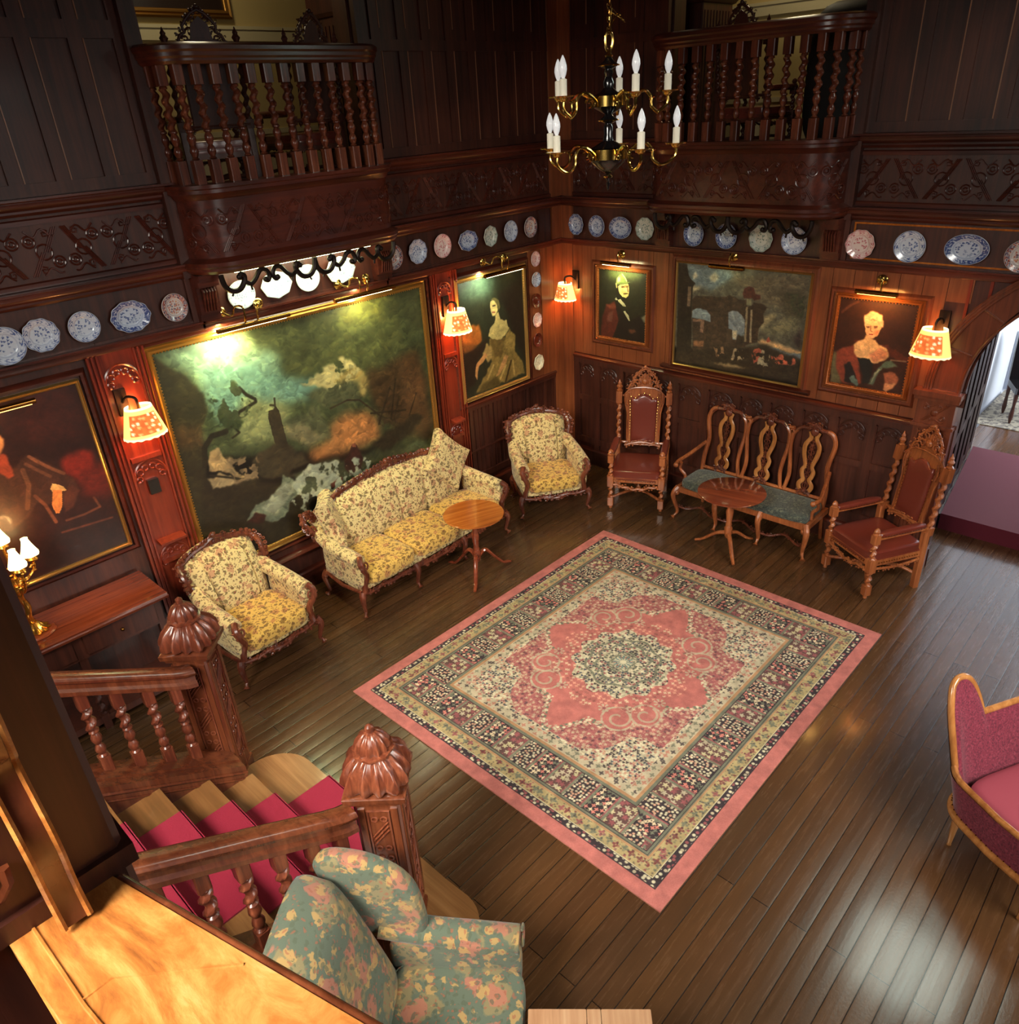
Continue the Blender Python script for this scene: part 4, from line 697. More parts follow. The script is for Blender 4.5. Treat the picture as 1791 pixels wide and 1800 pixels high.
# ---------------------------------------------------------------- balconies
BAL=[(.034,0),(.034,.16),(.024,.165),(.024,.175),(.02,.18)]
def baluster(b,x,y,z0,z1,hand=1,sq=.036,base=.17,top=.14):
    b.box(x-sq,x+sq,y-sq,y+sq,z0,z0+base,.006); b.box(x-sq,x+sq,y-sq,y+sq,z1-top,z1,.006)
    zb=z0+base; b.lathe([(.02,0),(.03,.008),(.018,.02),(.028,.04),(.034,.06),(.026,.085),(.017,.1),(.024,.115),(.034,.14),(.032,.16),(.02,.185),(.03,.192),(.03,.2),(.018,.21)],(x,y,zb),10)
    b.twist((x,y,zb+.2),(x,y,z1-top-.02),.039,hand*(z1-top-zb-.22)/.086,8); b.lathe([(.028,0),(.03,.01),(.024,.02)],(x,y,z1-top-.02),10)
def balcony(c,half,p,cr,P,wx,label,nb):
    """P(u,out)->(x,y); wx: rail material"""
    root=empty('balcony',(*P(c,0),GZ),0,label,'balcony')
    root_inv=Matrix.Translation(-Vector((*P(c,0),GZ)))
    u0,u1=c-half,c+half
    path=[(u0,0),(u0,p-cr)]+[(u0+cr-cr*math.cos(a),p-cr+cr*math.sin(a)) for a in [PI/2*k/8 for k in range(1,9)]]+[(u1-cr+cr*math.sin(a),p-cr+cr*math.cos(a)) for a in [PI/2*k/8 for k in range(0,9)]]+[(u1,0)]
    W=lambda z:[(*P(u,o),z) for u,o in path]
    fl=1 if P(0,0)[1]==YL else -1
    def mk(): return MB(root_inv)
    b=mk(); b.sweep(W(0),[(-.02,3.36),(0,3.36),(0,3.95),(-.02,3.95)],flip=fl); b.add([(*P(u,o),3.37) for u,o in path],[tuple(range(len(path)))]); b.add([(*P(u,o),3.9) for u,o in path],[tuple(range(len(path)))]); b.build('front_panel',WDX,root)
    b=mk()
    for z,pf in ((3.33,[(0,0),(.02,0),(.045,.025),(.045,.045),(.06,.06),(.06,.09),(.02,.11),(0,.12)]),(3.88,[(0,0),(.015,.01),(.03,.04),(.05,.05),(.05,.075),(.065,.085),(.065,.11),(-.06,.12)])): b.sweep(W(z),pf,flip=fl)
    b.build('moulding',wx,root)
    # arc-length placement on the front
    L_=[0]; 
    for a,q in zip(path[:-1],path[1:]): L_.append(L_[-1]+math.hypot(q[0]-a[0],q[1]-a[1]))
    def at(s,ins=0):
        s=max(0,min(L_[-1]-1e-6,s)); i=max(k for k in range(len(L_)-1) if L_[k]<=s); t=(s-L_[i])/(L_[i+1]-L_[i]); a,q=path[i],path[i+1]
        du,do=(q[0]-a[0]),(q[1]-a[1]); l=math.hypot(du,do); return a[0]+du*t+ins*do/l, a[1]+do*t-ins*du/l
    b=mk(); carve(b,.12,L_[-1]-.12,3.47,3.84,lambda s,o,z:(*P(*at(s,-o)),z),11,.007); b.build('strapwork_carving',wx,root)
    b=mk(); b.sweep(W(4.79),[(-.07,0),(.01,0),(.03,.02),(.03,.035),(.045,.05),(.045,.075),(.06,.09),(.06,.115),(.03,.135),(-.05,.14),(-.08,.12)],flip=fl); b.build('handrail',wx,root)
    for k in range(nb):
        s=.07+(L_[-1]-.14)*k/(nb-1); u,o=at(s,.035); x,y=P(u,o); b=mk(); baluster(b,x,y,3.99,4.8); b.build('baluster',WC,root)
    for u in (u0-.02,u1+.02):
        b=mk(); x,y=P(u,.02); b.box(x-.06,x+.06,y-.06,y+.06,3.3,6.3); b.build('wall_post',WD,root,smooth=False)
        b=mk(); s=1 if u<c else -1; uu=u+s*.09
        for z0,z1,o in ((3.27,3.32,.2),(3.22,3.27,.17),(3.0,3.22,.11),(2.94,3.0,.08)):
            q=[P(uu-.09,0),P(uu+.09,0),P(uu+.09,o),P(uu-.09,o)]; b.prism(q,z0,z1)
        for d in (-.05,-.025,0,.025,.05): q=[(*P(uu+d,.115),3.02),(*P(uu+d,.15),3.18),(*P(uu+d,.13),3.21)]; b.tube(q,.01,6)
        b.build('bracket',WDX,root)
    # pierced scroll fringe under the front edge
    b=mk(); n=4; w_=(2*half-2*cr+.3)/n; us=u0+cr-.15
    for k in range(n):
        o0=us+w_*k; sg=1 if k%2==0 else -1
        f=lambda t,z:(*P(o0+w_*(t if sg>0 else 1-t),p-.03),3.33+z)
        b.tube(spline([f(t,z) for t,z in [(.0,-.01),(.03,-.09),(.14,-.145),(.30,-.15),(.42,-.10),(.45,-.05),(.40,-.03),(.35,-.05)]],4),.022,7)
        b.tube(spline([f(t,z) for t,z in [(.44,-.09),(.55,-.12),(.66,-.09),(.78,-.03),(.90,-.03),(.96,-.08),(.92,-.12),(.87,-.11)]],4),.020,7)
        b.ball(f(.35,-.05),.025,8,5); b.ball(f(.87,-.11),.024,8,5); b.tube([f(.55,-.13),f(.56,-.17)],.01,5)
        b.tube([f(.18,-.155),f(.14,-.19)],.008,5)
    b.build('scroll_fringe',IRON,root)
    return root
balcony(3.87,1.0,.36,.26,lambda u,o:(u,YL-o),WDX,'oak balcony with barley-twist balusters jutting from the left wall above the great seascape',17)
balcony(3.95,1.0,.40,.30,lambda u,o:(XR-o,u),WDY,'oak balcony with barley-twist balusters jutting from the right wall above the ruins painting',17)
# strip lamp assumed under the left balcony, lighting the plates
r_=empty('assumed_strip_lamp',(3.85,YL-.24,3.34),0,'assumed glowing strip lamp hidden behind the scroll fringe of the left balcony','lamp')
b=MB(); b.box(-.72,.72,-.03,.03,0,.02); b.build('lamp_base',BR,r_,smooth=False)
b=MB(); b.tube([(-.7,0,-.02),(.7,0,-.02)],.018,10); b.build('tube_bulb',mat('strip_tube',(255,250,210),.4,emit=(240,255,200),es=9),r_)
l=light('AREA','assumed_strip_light',(0,0,-.05),9,(.95,1,.68),None,shape='RECTANGLE',size=1.4,size_y=.05); l.parent=r_; l.rotation_euler=(math.radians(35),0,0)
# ---------------------------------------------------------------- paintings
PMAT=vcol('painted_canvas',.42,coat=.25,bs=.25,bscale=220)
GP=[(0,0),(0,.03),(.012,.045),(.03,.05),(.045,.035),(.06,.045),(.075,.03),(.075,0)]
def painting(key,F,up,label,h,fw=.075,gold=GOLD,inner=True,group=None,seed=3):
    u0,u1,z0,z1=PAINT[key]['r']; asp=abs(u1-u0)/(z1-z0); c=Canvas(h,asp,seed)
    if key=='sea': PAINT[key]['d']+=[('s',(150,156,134),.008,[(.42,.80),(.60,.70),(.95,.78),(.90,.92),(.55,.97)]),('s',(120,100,74),.01,[(.20,.52),(.34,.55),(.36,.66),(.22,.66)]),('s',(52,58,38),.008,[(.23,.22),(.34,.24),(.38,.34),(.27,.38),(.21,.32)]),('l',(46,38,26),.004,[(1.02,.62),(1.12,.45)],.006),('l',(46,38,26),.004,[(1.10,.62),(1.16,.42)],.006),('l',(46,38,26),.004,[(.98,.55),(1.2,.60)],.005),('s',(172,160,108),.01,[(.62,.30),(.85,.24),(.96,.32),(.80,.38)])]
    c.run(PAINT[key]['d'],1.3 if key=='ruins' else 1.12 if key=='lord' else 1)
    cu=(u0+u1)/2; zc=(z0+z1)/2; org=Vector(F(cu,0,zc)); root=empty('framed_painting',org,0,label,'painting')
    f=lambda u,o,z:Vector(F(u,o,z))-org
    def fn(U,V):
        uu=u0+(u1-u0)*U; zz=z1-(z1-z0)*V; p=F(uu,np.full_like(uu,.02),zz); return p[0]+uu*0-org.x,p[1]+uu*0-org.y,p[2]+uu*0-org.z
    painted('canvas',c.a,fn,PMAT,root)
    k=fw/.075; b=MB(); pth=[f(u0,.0,z0),f(u1,.0,z0),f(u1,.0,z1),f(u0,.0,z1)]
    b.sweep(pth,[(x*k,y) for x,y in GP],up=up,closed=True,flip=1); 
    # keep the profile outside the canvas
    mid=b.v[3]; 
    b.build('frame',gold,root)
    if inner:
        b=MB()
        per=[(u0,z0),(u1,z0),(u1,z1),(u0,z1),(u0,z0)]
        for (a,za),(c_,zc_) in zip(per[:-1],per[1:]):
            n=int(math.hypot(c_-a,zc_-za)/.028)
            for i in range(n): b.ball(f(a+(c_-a)*i/n,.036,za+(zc_-za)*i/n),.008,5,3)
        b.build('bead_edge',gold,root)
    return root
YUP=(0,-1,0); XUP=(-1,0,0)
GOLD2=mat('copper_gilt_frame',(160,92,48),.35,.55); GOLD3=mat('thin_gilt_frame',(206,166,98),.3,.8)
painting('sea',FL,YUP,'huge gilt-framed stormy seascape with tree, tower and crashing waves behind the sofa',420,.07,seed=5)
painting('lady1',FL,YUP,'gilt-framed portrait of a lady in a gold gown near the room corner',380,.05,GOLD3,seed=8)
painting('lord',FL,YUP,'dark framed portrait of a figure in brown silk above the sideboard',300,.03,GOLD3,False,seed=9)
painting('soldier',FR,XUP,'gilt-framed portrait of a moustached soldier in a helmet, right of the room corner',300,.045,GOLD2,seed=12)
painting('ruins',FR,XUP,'wide thin-framed landscape of ruined arches with a crowd, above the settee',380,.02,GOLD3,False,seed=14)
painting('lady2',FR,XUP,'copper-framed portrait of a powdered-hair lady in a green and red gown near the arch',330,.05,GOLD2,seed=16)
# moulded wood surrounds let into the panelling
for key,F,up,g in (('sea',FL,YUP,.09),('lady1',FL,YUP,.07),('lord',FL,YUP,.05),('soldier',FR,XUP,.065),('ruins',FR,XUP,.04),('lady2',FR,XUP,.07)):
    u0,u1,z0,z1=PAINT[key]['r']; s=1 if u1>u0 else -1; b=MB()
    b.sweep([F(u0-s*g,0,z0-g),F(u1+s*g,0,z0-g),F(u1+s*g,0,z1+min(g,.05)),F(u0-s*g,0,z1+min(g,.05))],[(0,0),(0,.03),(.02,.035),(.04,.02),(.05,0)],up=up,closed=True); trim(b,WA if F is FR else WDX)
# ---------------------------------------------------------------- china plates
POR=vcol('glazed_china',.16,coat=.5,spec=.5)
def plate_tex(kind,seed,nr=26,na=120):
    R,A_=np.meshgrid(np.linspace(0,1,nr),np.linspace(0,2*PI,na),indexing='ij'); x=R*np.cos(A_); y=R*np.sin(A_)
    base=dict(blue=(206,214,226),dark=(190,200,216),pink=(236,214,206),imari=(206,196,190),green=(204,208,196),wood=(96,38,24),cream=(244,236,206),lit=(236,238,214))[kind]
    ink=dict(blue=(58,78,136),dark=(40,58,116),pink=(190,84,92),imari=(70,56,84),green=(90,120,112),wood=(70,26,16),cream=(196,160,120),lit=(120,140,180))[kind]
    a=np.zeros(R.shape+(3,)); a[:]=base
    def mix(c,m): nonlocal a; a=a*(1-m[...,None])+np.array(c,float)*m[...,None]
    rs=np.random.RandomState(seed); k1,k2,p1=rs.randint(5,10),rs.randint(12,24),rs.rand()*6
    if kind!='wood':
        rim=((R>.70)&(R<.97)).astype(float); m=rim*np.clip(np.sin(A_*k2+p1+4*np.sin(R*18))*2+.3,0,1)*(.55+.45*np.cos(A_*k1)); mix(ink,np.clip(m*1.3,0,1)*.9)
        for r0 in (.62,.96): mix(ink,np.clip(1-np.abs(R-r0)*40,0,1)*.8)
        q,mm,_=cells(x,y,.16,seed,[ink,ink,base] if kind!='imari' else [ink,(166,70,44),(200,120,70)],.40,3); cm=(R<.56)*np.where(y>-.2+.2*np.sin(x*6+p1),1,.4) if kind in('blue','dark') else (R<.5)
        a=a*(1-(mm*cm*.85)[...,None])+q*(mm*cm*.85)[...,None]
        if kind in('dark','imari'): q,mm,_=cells(x,y,.11,seed+5,[ink,(166,70,44) if kind=='imari' else ink],.5,0); mm=mm*rim*.8; a=a*(1-mm[...,None])+q*mm[...,None]
    return a
def plate(F,u,z,ru,rz,kind,shape,seed,label,group,o0=.012,tilt=.02):
    org=Vector(F(u,o0,z)); tex=plate_tex(kind,seed)
    def fn(U,V):
        r=V; a=U*2*PI; k=1.0
        if shape=='oct': k=math.cos(PI/8)/np.cos((a%(PI/4))-PI/8)
        elif shape=='wavy': k=1+.025*np.cos(a*10)
        q=np.interp(r,[0,.1,.55,.64,1.0],[.004,.004,.004,.012,.026]); uu=u+ru*r*k*np.cos(a); zz=z+rz*r*k*np.sin(a); p=F(uu,o0+q,zz)
        return p[0]+uu*0-org.x,p[1]+uu*0-org.y,p[2]+uu*0-org.z
    o=painted('wall_plate',tex,lambda U,V:fn(U,V),POR,None); o.location=org
    sm=o.modifiers.new('thickness','SOLIDIFY'); sm.thickness=.006; sm.offset=0
    tag(o,label,'plate',group)
G1,G2,G3,G4,G5='china on the left shelf beside the sideboard portrait','china glowing under the left balcony','china on the shelf between left balcony and corner','small plates in the column beside the corner','china on the right wall shelf'
for u,z,ru,rz,k,s,lb,g in [
 (1.40,3.08,.14,.135,'blue','r','blue and white plate cut off by the left picture edge',G1),(1.65,3.10,.125,.12,'blue','wavy','round scalloped blue plate, second from the left edge, on the left shelf',G1),
 (1.955,3.095,.115,.115,'blue','r','pale plate with a small central flower, left of the blue oval dish',G1),(2.31,3.096,.155,.12,'dark','wavy','large oval blue landscape dish on the left shelf',G1),
 (2.67,3.093,.108,.112,'imari','r','dark multicoloured plate just left of the left balcony bracket',G1),
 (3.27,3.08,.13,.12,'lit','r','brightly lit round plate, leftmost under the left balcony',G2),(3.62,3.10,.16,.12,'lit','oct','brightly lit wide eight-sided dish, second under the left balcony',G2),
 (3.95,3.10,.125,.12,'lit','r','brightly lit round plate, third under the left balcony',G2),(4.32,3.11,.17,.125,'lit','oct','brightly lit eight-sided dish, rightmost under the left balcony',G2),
 (4.965,3.12,.118,.12,'imari','r','dark rust and blue plate just right of the left balcony',G3),(5.29,3.125,.12,.12,'blue','wavy','blue plate with pale centre, second right of the left balcony',G3),
 (5.635,3.129,.12,.12,'pink','r','pinkish plate, third right of the left balcony',G3),(6.01,3.127,.15,.11,'dark','oct','eight-sided blue dish in the shelf right of the left balcony',G3),
 (6.36,3.124,.11,.115,'green','oct','greyish green eight-sided plate, third from the corner on the left wall shelf',G3),(6.69,3.132,.11,.115,'blue','r','light blue plate, second from the corner on the left wall shelf',G3),(7.03,3.131,.11,.115,'imari','r','mottled plate nearest the corner on the left wall shelf',G3),
 (7.095,2.76,.08,.088,'pink','r','small pink plate topmost of the column beside the corner',G4),(7.095,2.52,.08,.088,'blue','r','small white plate with dark centre, second down the column',G4),
 (7.09,2.265,.08,.088,'wood','r','small dark brown saucer, third down the column beside the corner',G4),(7.09,2.03,.08,.088,'pink','wavy','small white patterned plate, fourth down the column',G4),
 (7.085,1.78,.08,.088,'wood','r','small brown bowl-like saucer, fifth down the column beside the corner',G4),(7.09,1.49,.095,.105,'cream','oct','cream lobed plate at the foot of the column beside the corner',G4)]:
    plate(FL,u,z,ru,rz,k,s,int(u*100+z*7),lb,g,.02 if u<7.05 else .02)
for u,z,ru,rz,k,s,lb in [
 (6.13,3.098,.11,.118,'dark','wavy','blue plate nearest the corner on the right wall shelf'),(5.82,3.094,.115,.12,'dark','r','deep blue plate, second from the corner on the right wall'),
 (5.48,3.093,.155,.12,'dark','r','oval blue landscape dish left of the right balcony'),(5.145,3.099,.12,.12,'green','wavy','grey patterned plate just left of the right balcony bracket'),
 (4.52,3.08,.12,.125,'dark','r','blue plate, leftmost of the four under the right balcony'),(4.135,3.08,.12,.125,'dark','r','blue plate, second of the four under the right balcony'),
 (3.75,3.08,.125,.13,'green','wavy','greenish scalloped plate, third under the right balcony'),(3.40,3.08,.13,.13,'blue','r','pale plate with a warm reflection, rightmost under the right balcony'),
 (2.765,3.089,.132,.13,'pink','wavy','pink and white scalloped plate right of the right balcony'),(2.33,3.098,.135,.135,'blue','r','blue plate with a central flower spray above the portrait near the arch'),
 (1.87,3.106,.175,.125,'dark','r','large oval blue landscape dish above the arch shoulder'),(1.45,3.08,.13,.13,'imari','r','mottled plate cut by the right picture edge')]:
    plate(FR,u,z,-ru,rz,k,s,int(u*90+z*5),lb,G5,.02)
# ---------------------------------------------------------------- picture lights
def picture_light(F,u,z,half,out,arms,label,energy,col,aimz=-.5,glow=None,eu=None,cat='lamp'):
    org=Vector(F(u,out,z)); root=empty('picture_light',org,0,label,cat); f=lambda a,o,h:Vector(F(a,o,h))-org
    b=MB(); b.tube([f(u-half,out,z),f(u+half,out,z)],.021,12); b.build('lamp_tube',BRD,root)
    b=MB(); b.tube([f(u-half*.9,out-.002,z-.019),f(u+half*.9,out-.002,z-.019)],.007,6); b.build('bulb_slot',BRD if energy<.5 else mat('slot_glow_'+('green' if col[2]>.5 else 'amber'),(255,240,180),.4,emit=(255,246,190) if col[2]>.5 else (255,190,90),es=6),root)
    for a,zz in arms:
        b=MB(); b.lathe([(.045,0),(.05,.006),(.04,.014),(.022,.02),(.022,.03),(.008,.036)],(0,0,0),14); 
        M=Matrix.Translation(f(a,.03,zz)) @ (Vector(F(0,1,0))-Vector(F(0,0,0))).to_track_quat('Z','Y').to_matrix().to_4x4(); b.v=[tuple(M@Vector(p)) for p in b.v]; b.build('rosette',BR,root)
        t=a+(.12 if u>a else -.12)*min(1,abs(u-a)/.1+.3); t=min(max(t,u-half*.8),u+half*.8)
        b=MB(); b.tube(spline([f(a,.06,zz),f((a+t)/2,.10,zz-.03),f((a*.3+t*.7),.13,zz+.04),f(t,out,zz+.045),f(t,out+.015,(zz+z)/2+.02),f(t,out,z+.02)],5),.009,8); b.build('swan_arm',BR,root)
    E_=energy
    l=light('AREA','picture_light_glow',f(u if eu is None else eu,out-.01,z-.035),E_,col,None,shape='RECTANGLE',size=half*1.5,size_y=.04); l.parent=root
    d=Vector(F(0,0,-1))-Vector(F(0,.38,0)); 
    l.rotation_euler=d.to_track_quat('-Z','X' if F is FL else 'Y').to_euler()
    return root
W1=(1,.98,.52)
picture_light(FL,3.25,2.86,.35,.2,[(3.05,2.97),(3.41,2.975)],'left brass picture light with two arms over the seascape',26,W1,eu=3.0)
picture_light(FL,4.45,2.88,.36,.2,[(4.27,2.985),(4.6,2.975)],'right brass picture light with two arms over the seascape',11,W1)
picture_light(FL,6.4,2.75,.33,.2,[(6.22,2.87),(6.56,2.865)],'brass picture light over the lady in the gold gown',9,(.95,1,.7),eu=6.15)
picture_light(FL,1.15,2.70,.28,.2,[(1.1,2.8)],'brass picture light over the sideboard portrait at the left edge',1,(1,.6,.3))
picture_light(FR,5.44,2.72,.21,.18,[(5.46,2.8)],'dark brass picture light glowing over the soldier portrait',7,W1)
picture_light(FR,4.03,2.8,.2,.18,[(4.03,2.885)],'unlit brass picture light over the ruins painting',.3,W1)
picture_light(FR,2.5,2.70,.19,.18,[(2.515,2.79)],'brass picture light with an amber glow over the lady near the arch',6,(1,.5,.12))
# ---------------------------------------------------------------- wall sconces with painted half shades
def shade_tex(h,w_,warm):
    V,U=np.meshgrid(np.linspace(0,1,h),np.linspace(0,1,w_),indexing='ij'); a=np.zeros((h,w_,3)); a[:]=(250,214,120) if warm else (246,232,160)
    q,m,_=cells(U*4,V*1.7,.30,3,[(255,232,190),(226,170,100)],.30); inb=((U>.30)&(U<.66)&(V>.18)&(V<.84)).astype(float)
    n=fbm(h,w_,9,4,w_/h); red=np.stack([170+60*n,70+50*n,30+20*n],-1); a=a*(1-inb[...,None])+red*inb[...,None]; mm=m*inb*.9; a=a*(1-mm[...,None])+q*mm[...,None]
    a[:2]=(255,250,220); a[-2:]=(255,240,190); return a
def sconce(F,u,z,label,es,energy,off=.0,s=1.0,turn=0):
    org=Vector(F(u,.03,z)); root=empty('wall_sconce',org,0,label,'lamp','shaded wall sconces'); f=lambda a,o,h:Vector(F(a,o,h))-org
    b=MB(); b.add([f(u+dx,o,z+dz) for o in (.02,.045) for dx,dz in ((-.045,-.11),(.045,-.11),(.045,.11),(-.045,.11))],[(0,1,2,3),(4,5,6,7),(0,1,5,4),(1,2,6,5),(2,3,7,6),(3,0,4,7)]); b.build('backplate',IRON,root,smooth=False)
    cu,co_=u+off,.17; b=MB(); b.tube(spline([f(u,.04,z),f(u+off*.4,.10,z+.05),f(cu,co_,z+.04),f(cu,co_,z-.04)],5),.012,8); b.build('arm',IRON,root)
    zt,zb=z-.02,z-.27*s; rt_,rb=.105*s,.175*s
    def fn(U,V):
        a=(U-.5)*PI*1.72+turn+(PI/2); r=rt_+(rb-rt_)*V; uu=cu-r*np.cos(a)*(1 if F is FL else -1); oo=co_+r*np.sin(a)*.8; zz=zt+(zb-zt)*V+.004*np.sin(U*90)*(V>.96); p=F(uu,oo,zz)
        return p[0]+uu*0-org.x,p[1]+uu*0-org.y,p[2]+uu*0-org.z
    SH=vcol(f'lit_shade_{int(es*10)}',.8,emit=es); sh=painted('lamp_shade',shade_tex(24,72,True),fn,SH,root); md=sh.modifiers.new('thickness','SOLIDIFY'); md.thickness=.003
    b=MB(); b.lathe([(.012,0),(.02,.02),(.02,.05),(.008,.09)],tuple(f(cu,co_,z-.15)),10); b.build('bulb',mat('warm_bulb',(255,230,170),.4,emit=(255,200,110),es=30),root)
    l=light('POINT','sconce_light',f(cu,.15,z-.13),energy,(1,.34,.09),None,shadow_soft_size=.04); l.parent=root
sconce(FL,2.06,2.46,'red painted half shade sconce between the sideboard portrait and the seascape',1.1,13,.06)
sconce(FL,5.61,2.5,'pale glowing sconce between the seascape and the lady in the gold gown',1.8,16,.02)
sconce(FR,6.15,2.45,'small yellow glowing sconce beside the room corner',1.6,9,.06,.85)
sconce(FR,1.93,2.47,'red and yellow painted sconce beside the arch',1.0,4.5,.02,1.0)
b=MB(F=FL); b.box(2.06,2.15,.02,.06,1.63,1.76,0); o=b.build('thermostat_box',BLK,smooth=False); tag(o,'small black box fixed to the red tracery panel below the sconce','control box')
# ---------------------------------------------------------------- chandelier
CX,CY=4.24,3.16
ch=empty('chandelier',(CX,CY,4.1),math.radians(-45.1),'two-tier brass and black chandelier with ten candle bulbs on a chain','chandelier')
b=MB(); b.lathe([(.0,-.215),(.006,-.2),(.012,-.165),(.006,-.16),(.02,-.135),(.024,-.12),(.008,-.115),(.06,-.085),(.10,-.05),(.112,-.03)],(0,0,0),24); b.lathe([(.112,.035),(.08,.05),(.035,.075),(.028,.11),(.03,.15),(.022,.17),(.055,.185),(.06,.19),(.035,.205),(.022,.22),(.05,.235),(.09,.255),(.105,.262)],(0,0,0),24)
b.lathe([(.09,.325),(.05,.34),(.03,.36),(.034,.39),(.022,.42),(.03,.44),(.022,.46),(.056,.475),(.06,.48),(.03,.5),(.016,.52)],(0,0,0),24); b.build('turned_stem',BLK,ch)
b=MB(); b.lathe([(.1,-.03),(.118,-.028),(.118,.03),(.1,.035)],(0,0,0),24); b.build('brass_band',BR,ch); b=MB(); b.lathe([(.088,.262),(.1,.264),(.1,.32),(.088,.325)],(0,0,0),24); b.build('brass_band',BR,ch); b=MB(); b.lathe([(.062,.184),(.066,.188),(.062,.192)],(0,0,0),20); b.lathe([(.062,.474),(.066,.478),(.062,.483)],(0,0,0),20); b.lathe([(.028,-.135),(.03,-.125),(.012,-.115)],(0,0,0),12); b.lathe([(.02,.52),(.026,.528),(.012,.54),(.008,.56)],(0,0,0),12)
b.tube([(.022*math.cos(t),0,.60+.05*math.sin(t)) for t in [2*PI*k/20 for k in range(20)]],.008,8,closed=True); b.build('brass_ring',BR,ch)
for tier,(z,R0,r0) in enumerate(((0,.42,.118),(.29,.355,.10))):
    for k in range(5):
        a=2*PI*k/5+(.0 if tier==0 else -.02); M=Matrix.Rotation(a,4,'Z')@Matrix.Translation((0,0,z)); zc=.03
        b=MB(M); b.tube(spline([(r0,0,0),(r0+.05,0,.035),(r0+.11,0,.05),(r0+.155,0,.01),(r0+.16,0,-.04),(r0+.2,0,-.075),(R0-.05,0,-.07),(R0,0,-.03),(R0,0,zc-.01)],5),[.012]*8+[.009]*33,8)
        b.tube([(r0+.035+.024*math.cos(t),0,-.005+.024*math.sin(t)) for t in [k2*.6 for k2 in range(9)]],.007,6)
        b.tube([(r0+.145,0,.0),(r0+.175,0,.012)],.007,6); arm=b.build('arm',BR,ch)
        b=MB(M); b.lathe([(.01,-.02),(.024,-.01),(.03,.0),(.066,.006),(.07,.012),(.02,.01)],(R0,0,zc),16); b.build('drip_pan',BR,arm)
        b=MB(M); b.lathe([(.0215,0),(.0215,.085),(.012,.09)],(R0,0,zc+.01),12); b.build('candle_tube',CAND,arm)
        b=MB(M); b.lathe([(.009,0),(.018,.02),(.0235,.045),(.022,.065),(.013,.095),(.004,.113),(.001,.116)],(R0,0,zc+.1),12); b.build('candle_bulb',BULB,arm)
b=MB()
for k in range(66):
    z=.655+k*.029; M=Matrix.Rotation(k*PI/2,4,'Z'); b.M=M; b.tube([(.011*math.cos(t),0,z+.020*math.sin(t)) for t in [2*PI*i/8 for i in range(8)]],.0042,5,closed=True)
b.M=None; b.build('chain',BRD,ch)
b=MB()
for k in range(5): a=k*1.1; b.tube([(.0,0,.66),(.02*math.cos(a)+.02,.02*math.sin(a),.72+.01*k),(.06+.01*k,.01*k,.74-.012*k)],.0035,5)
b.build('flex_tie',BR,ch)
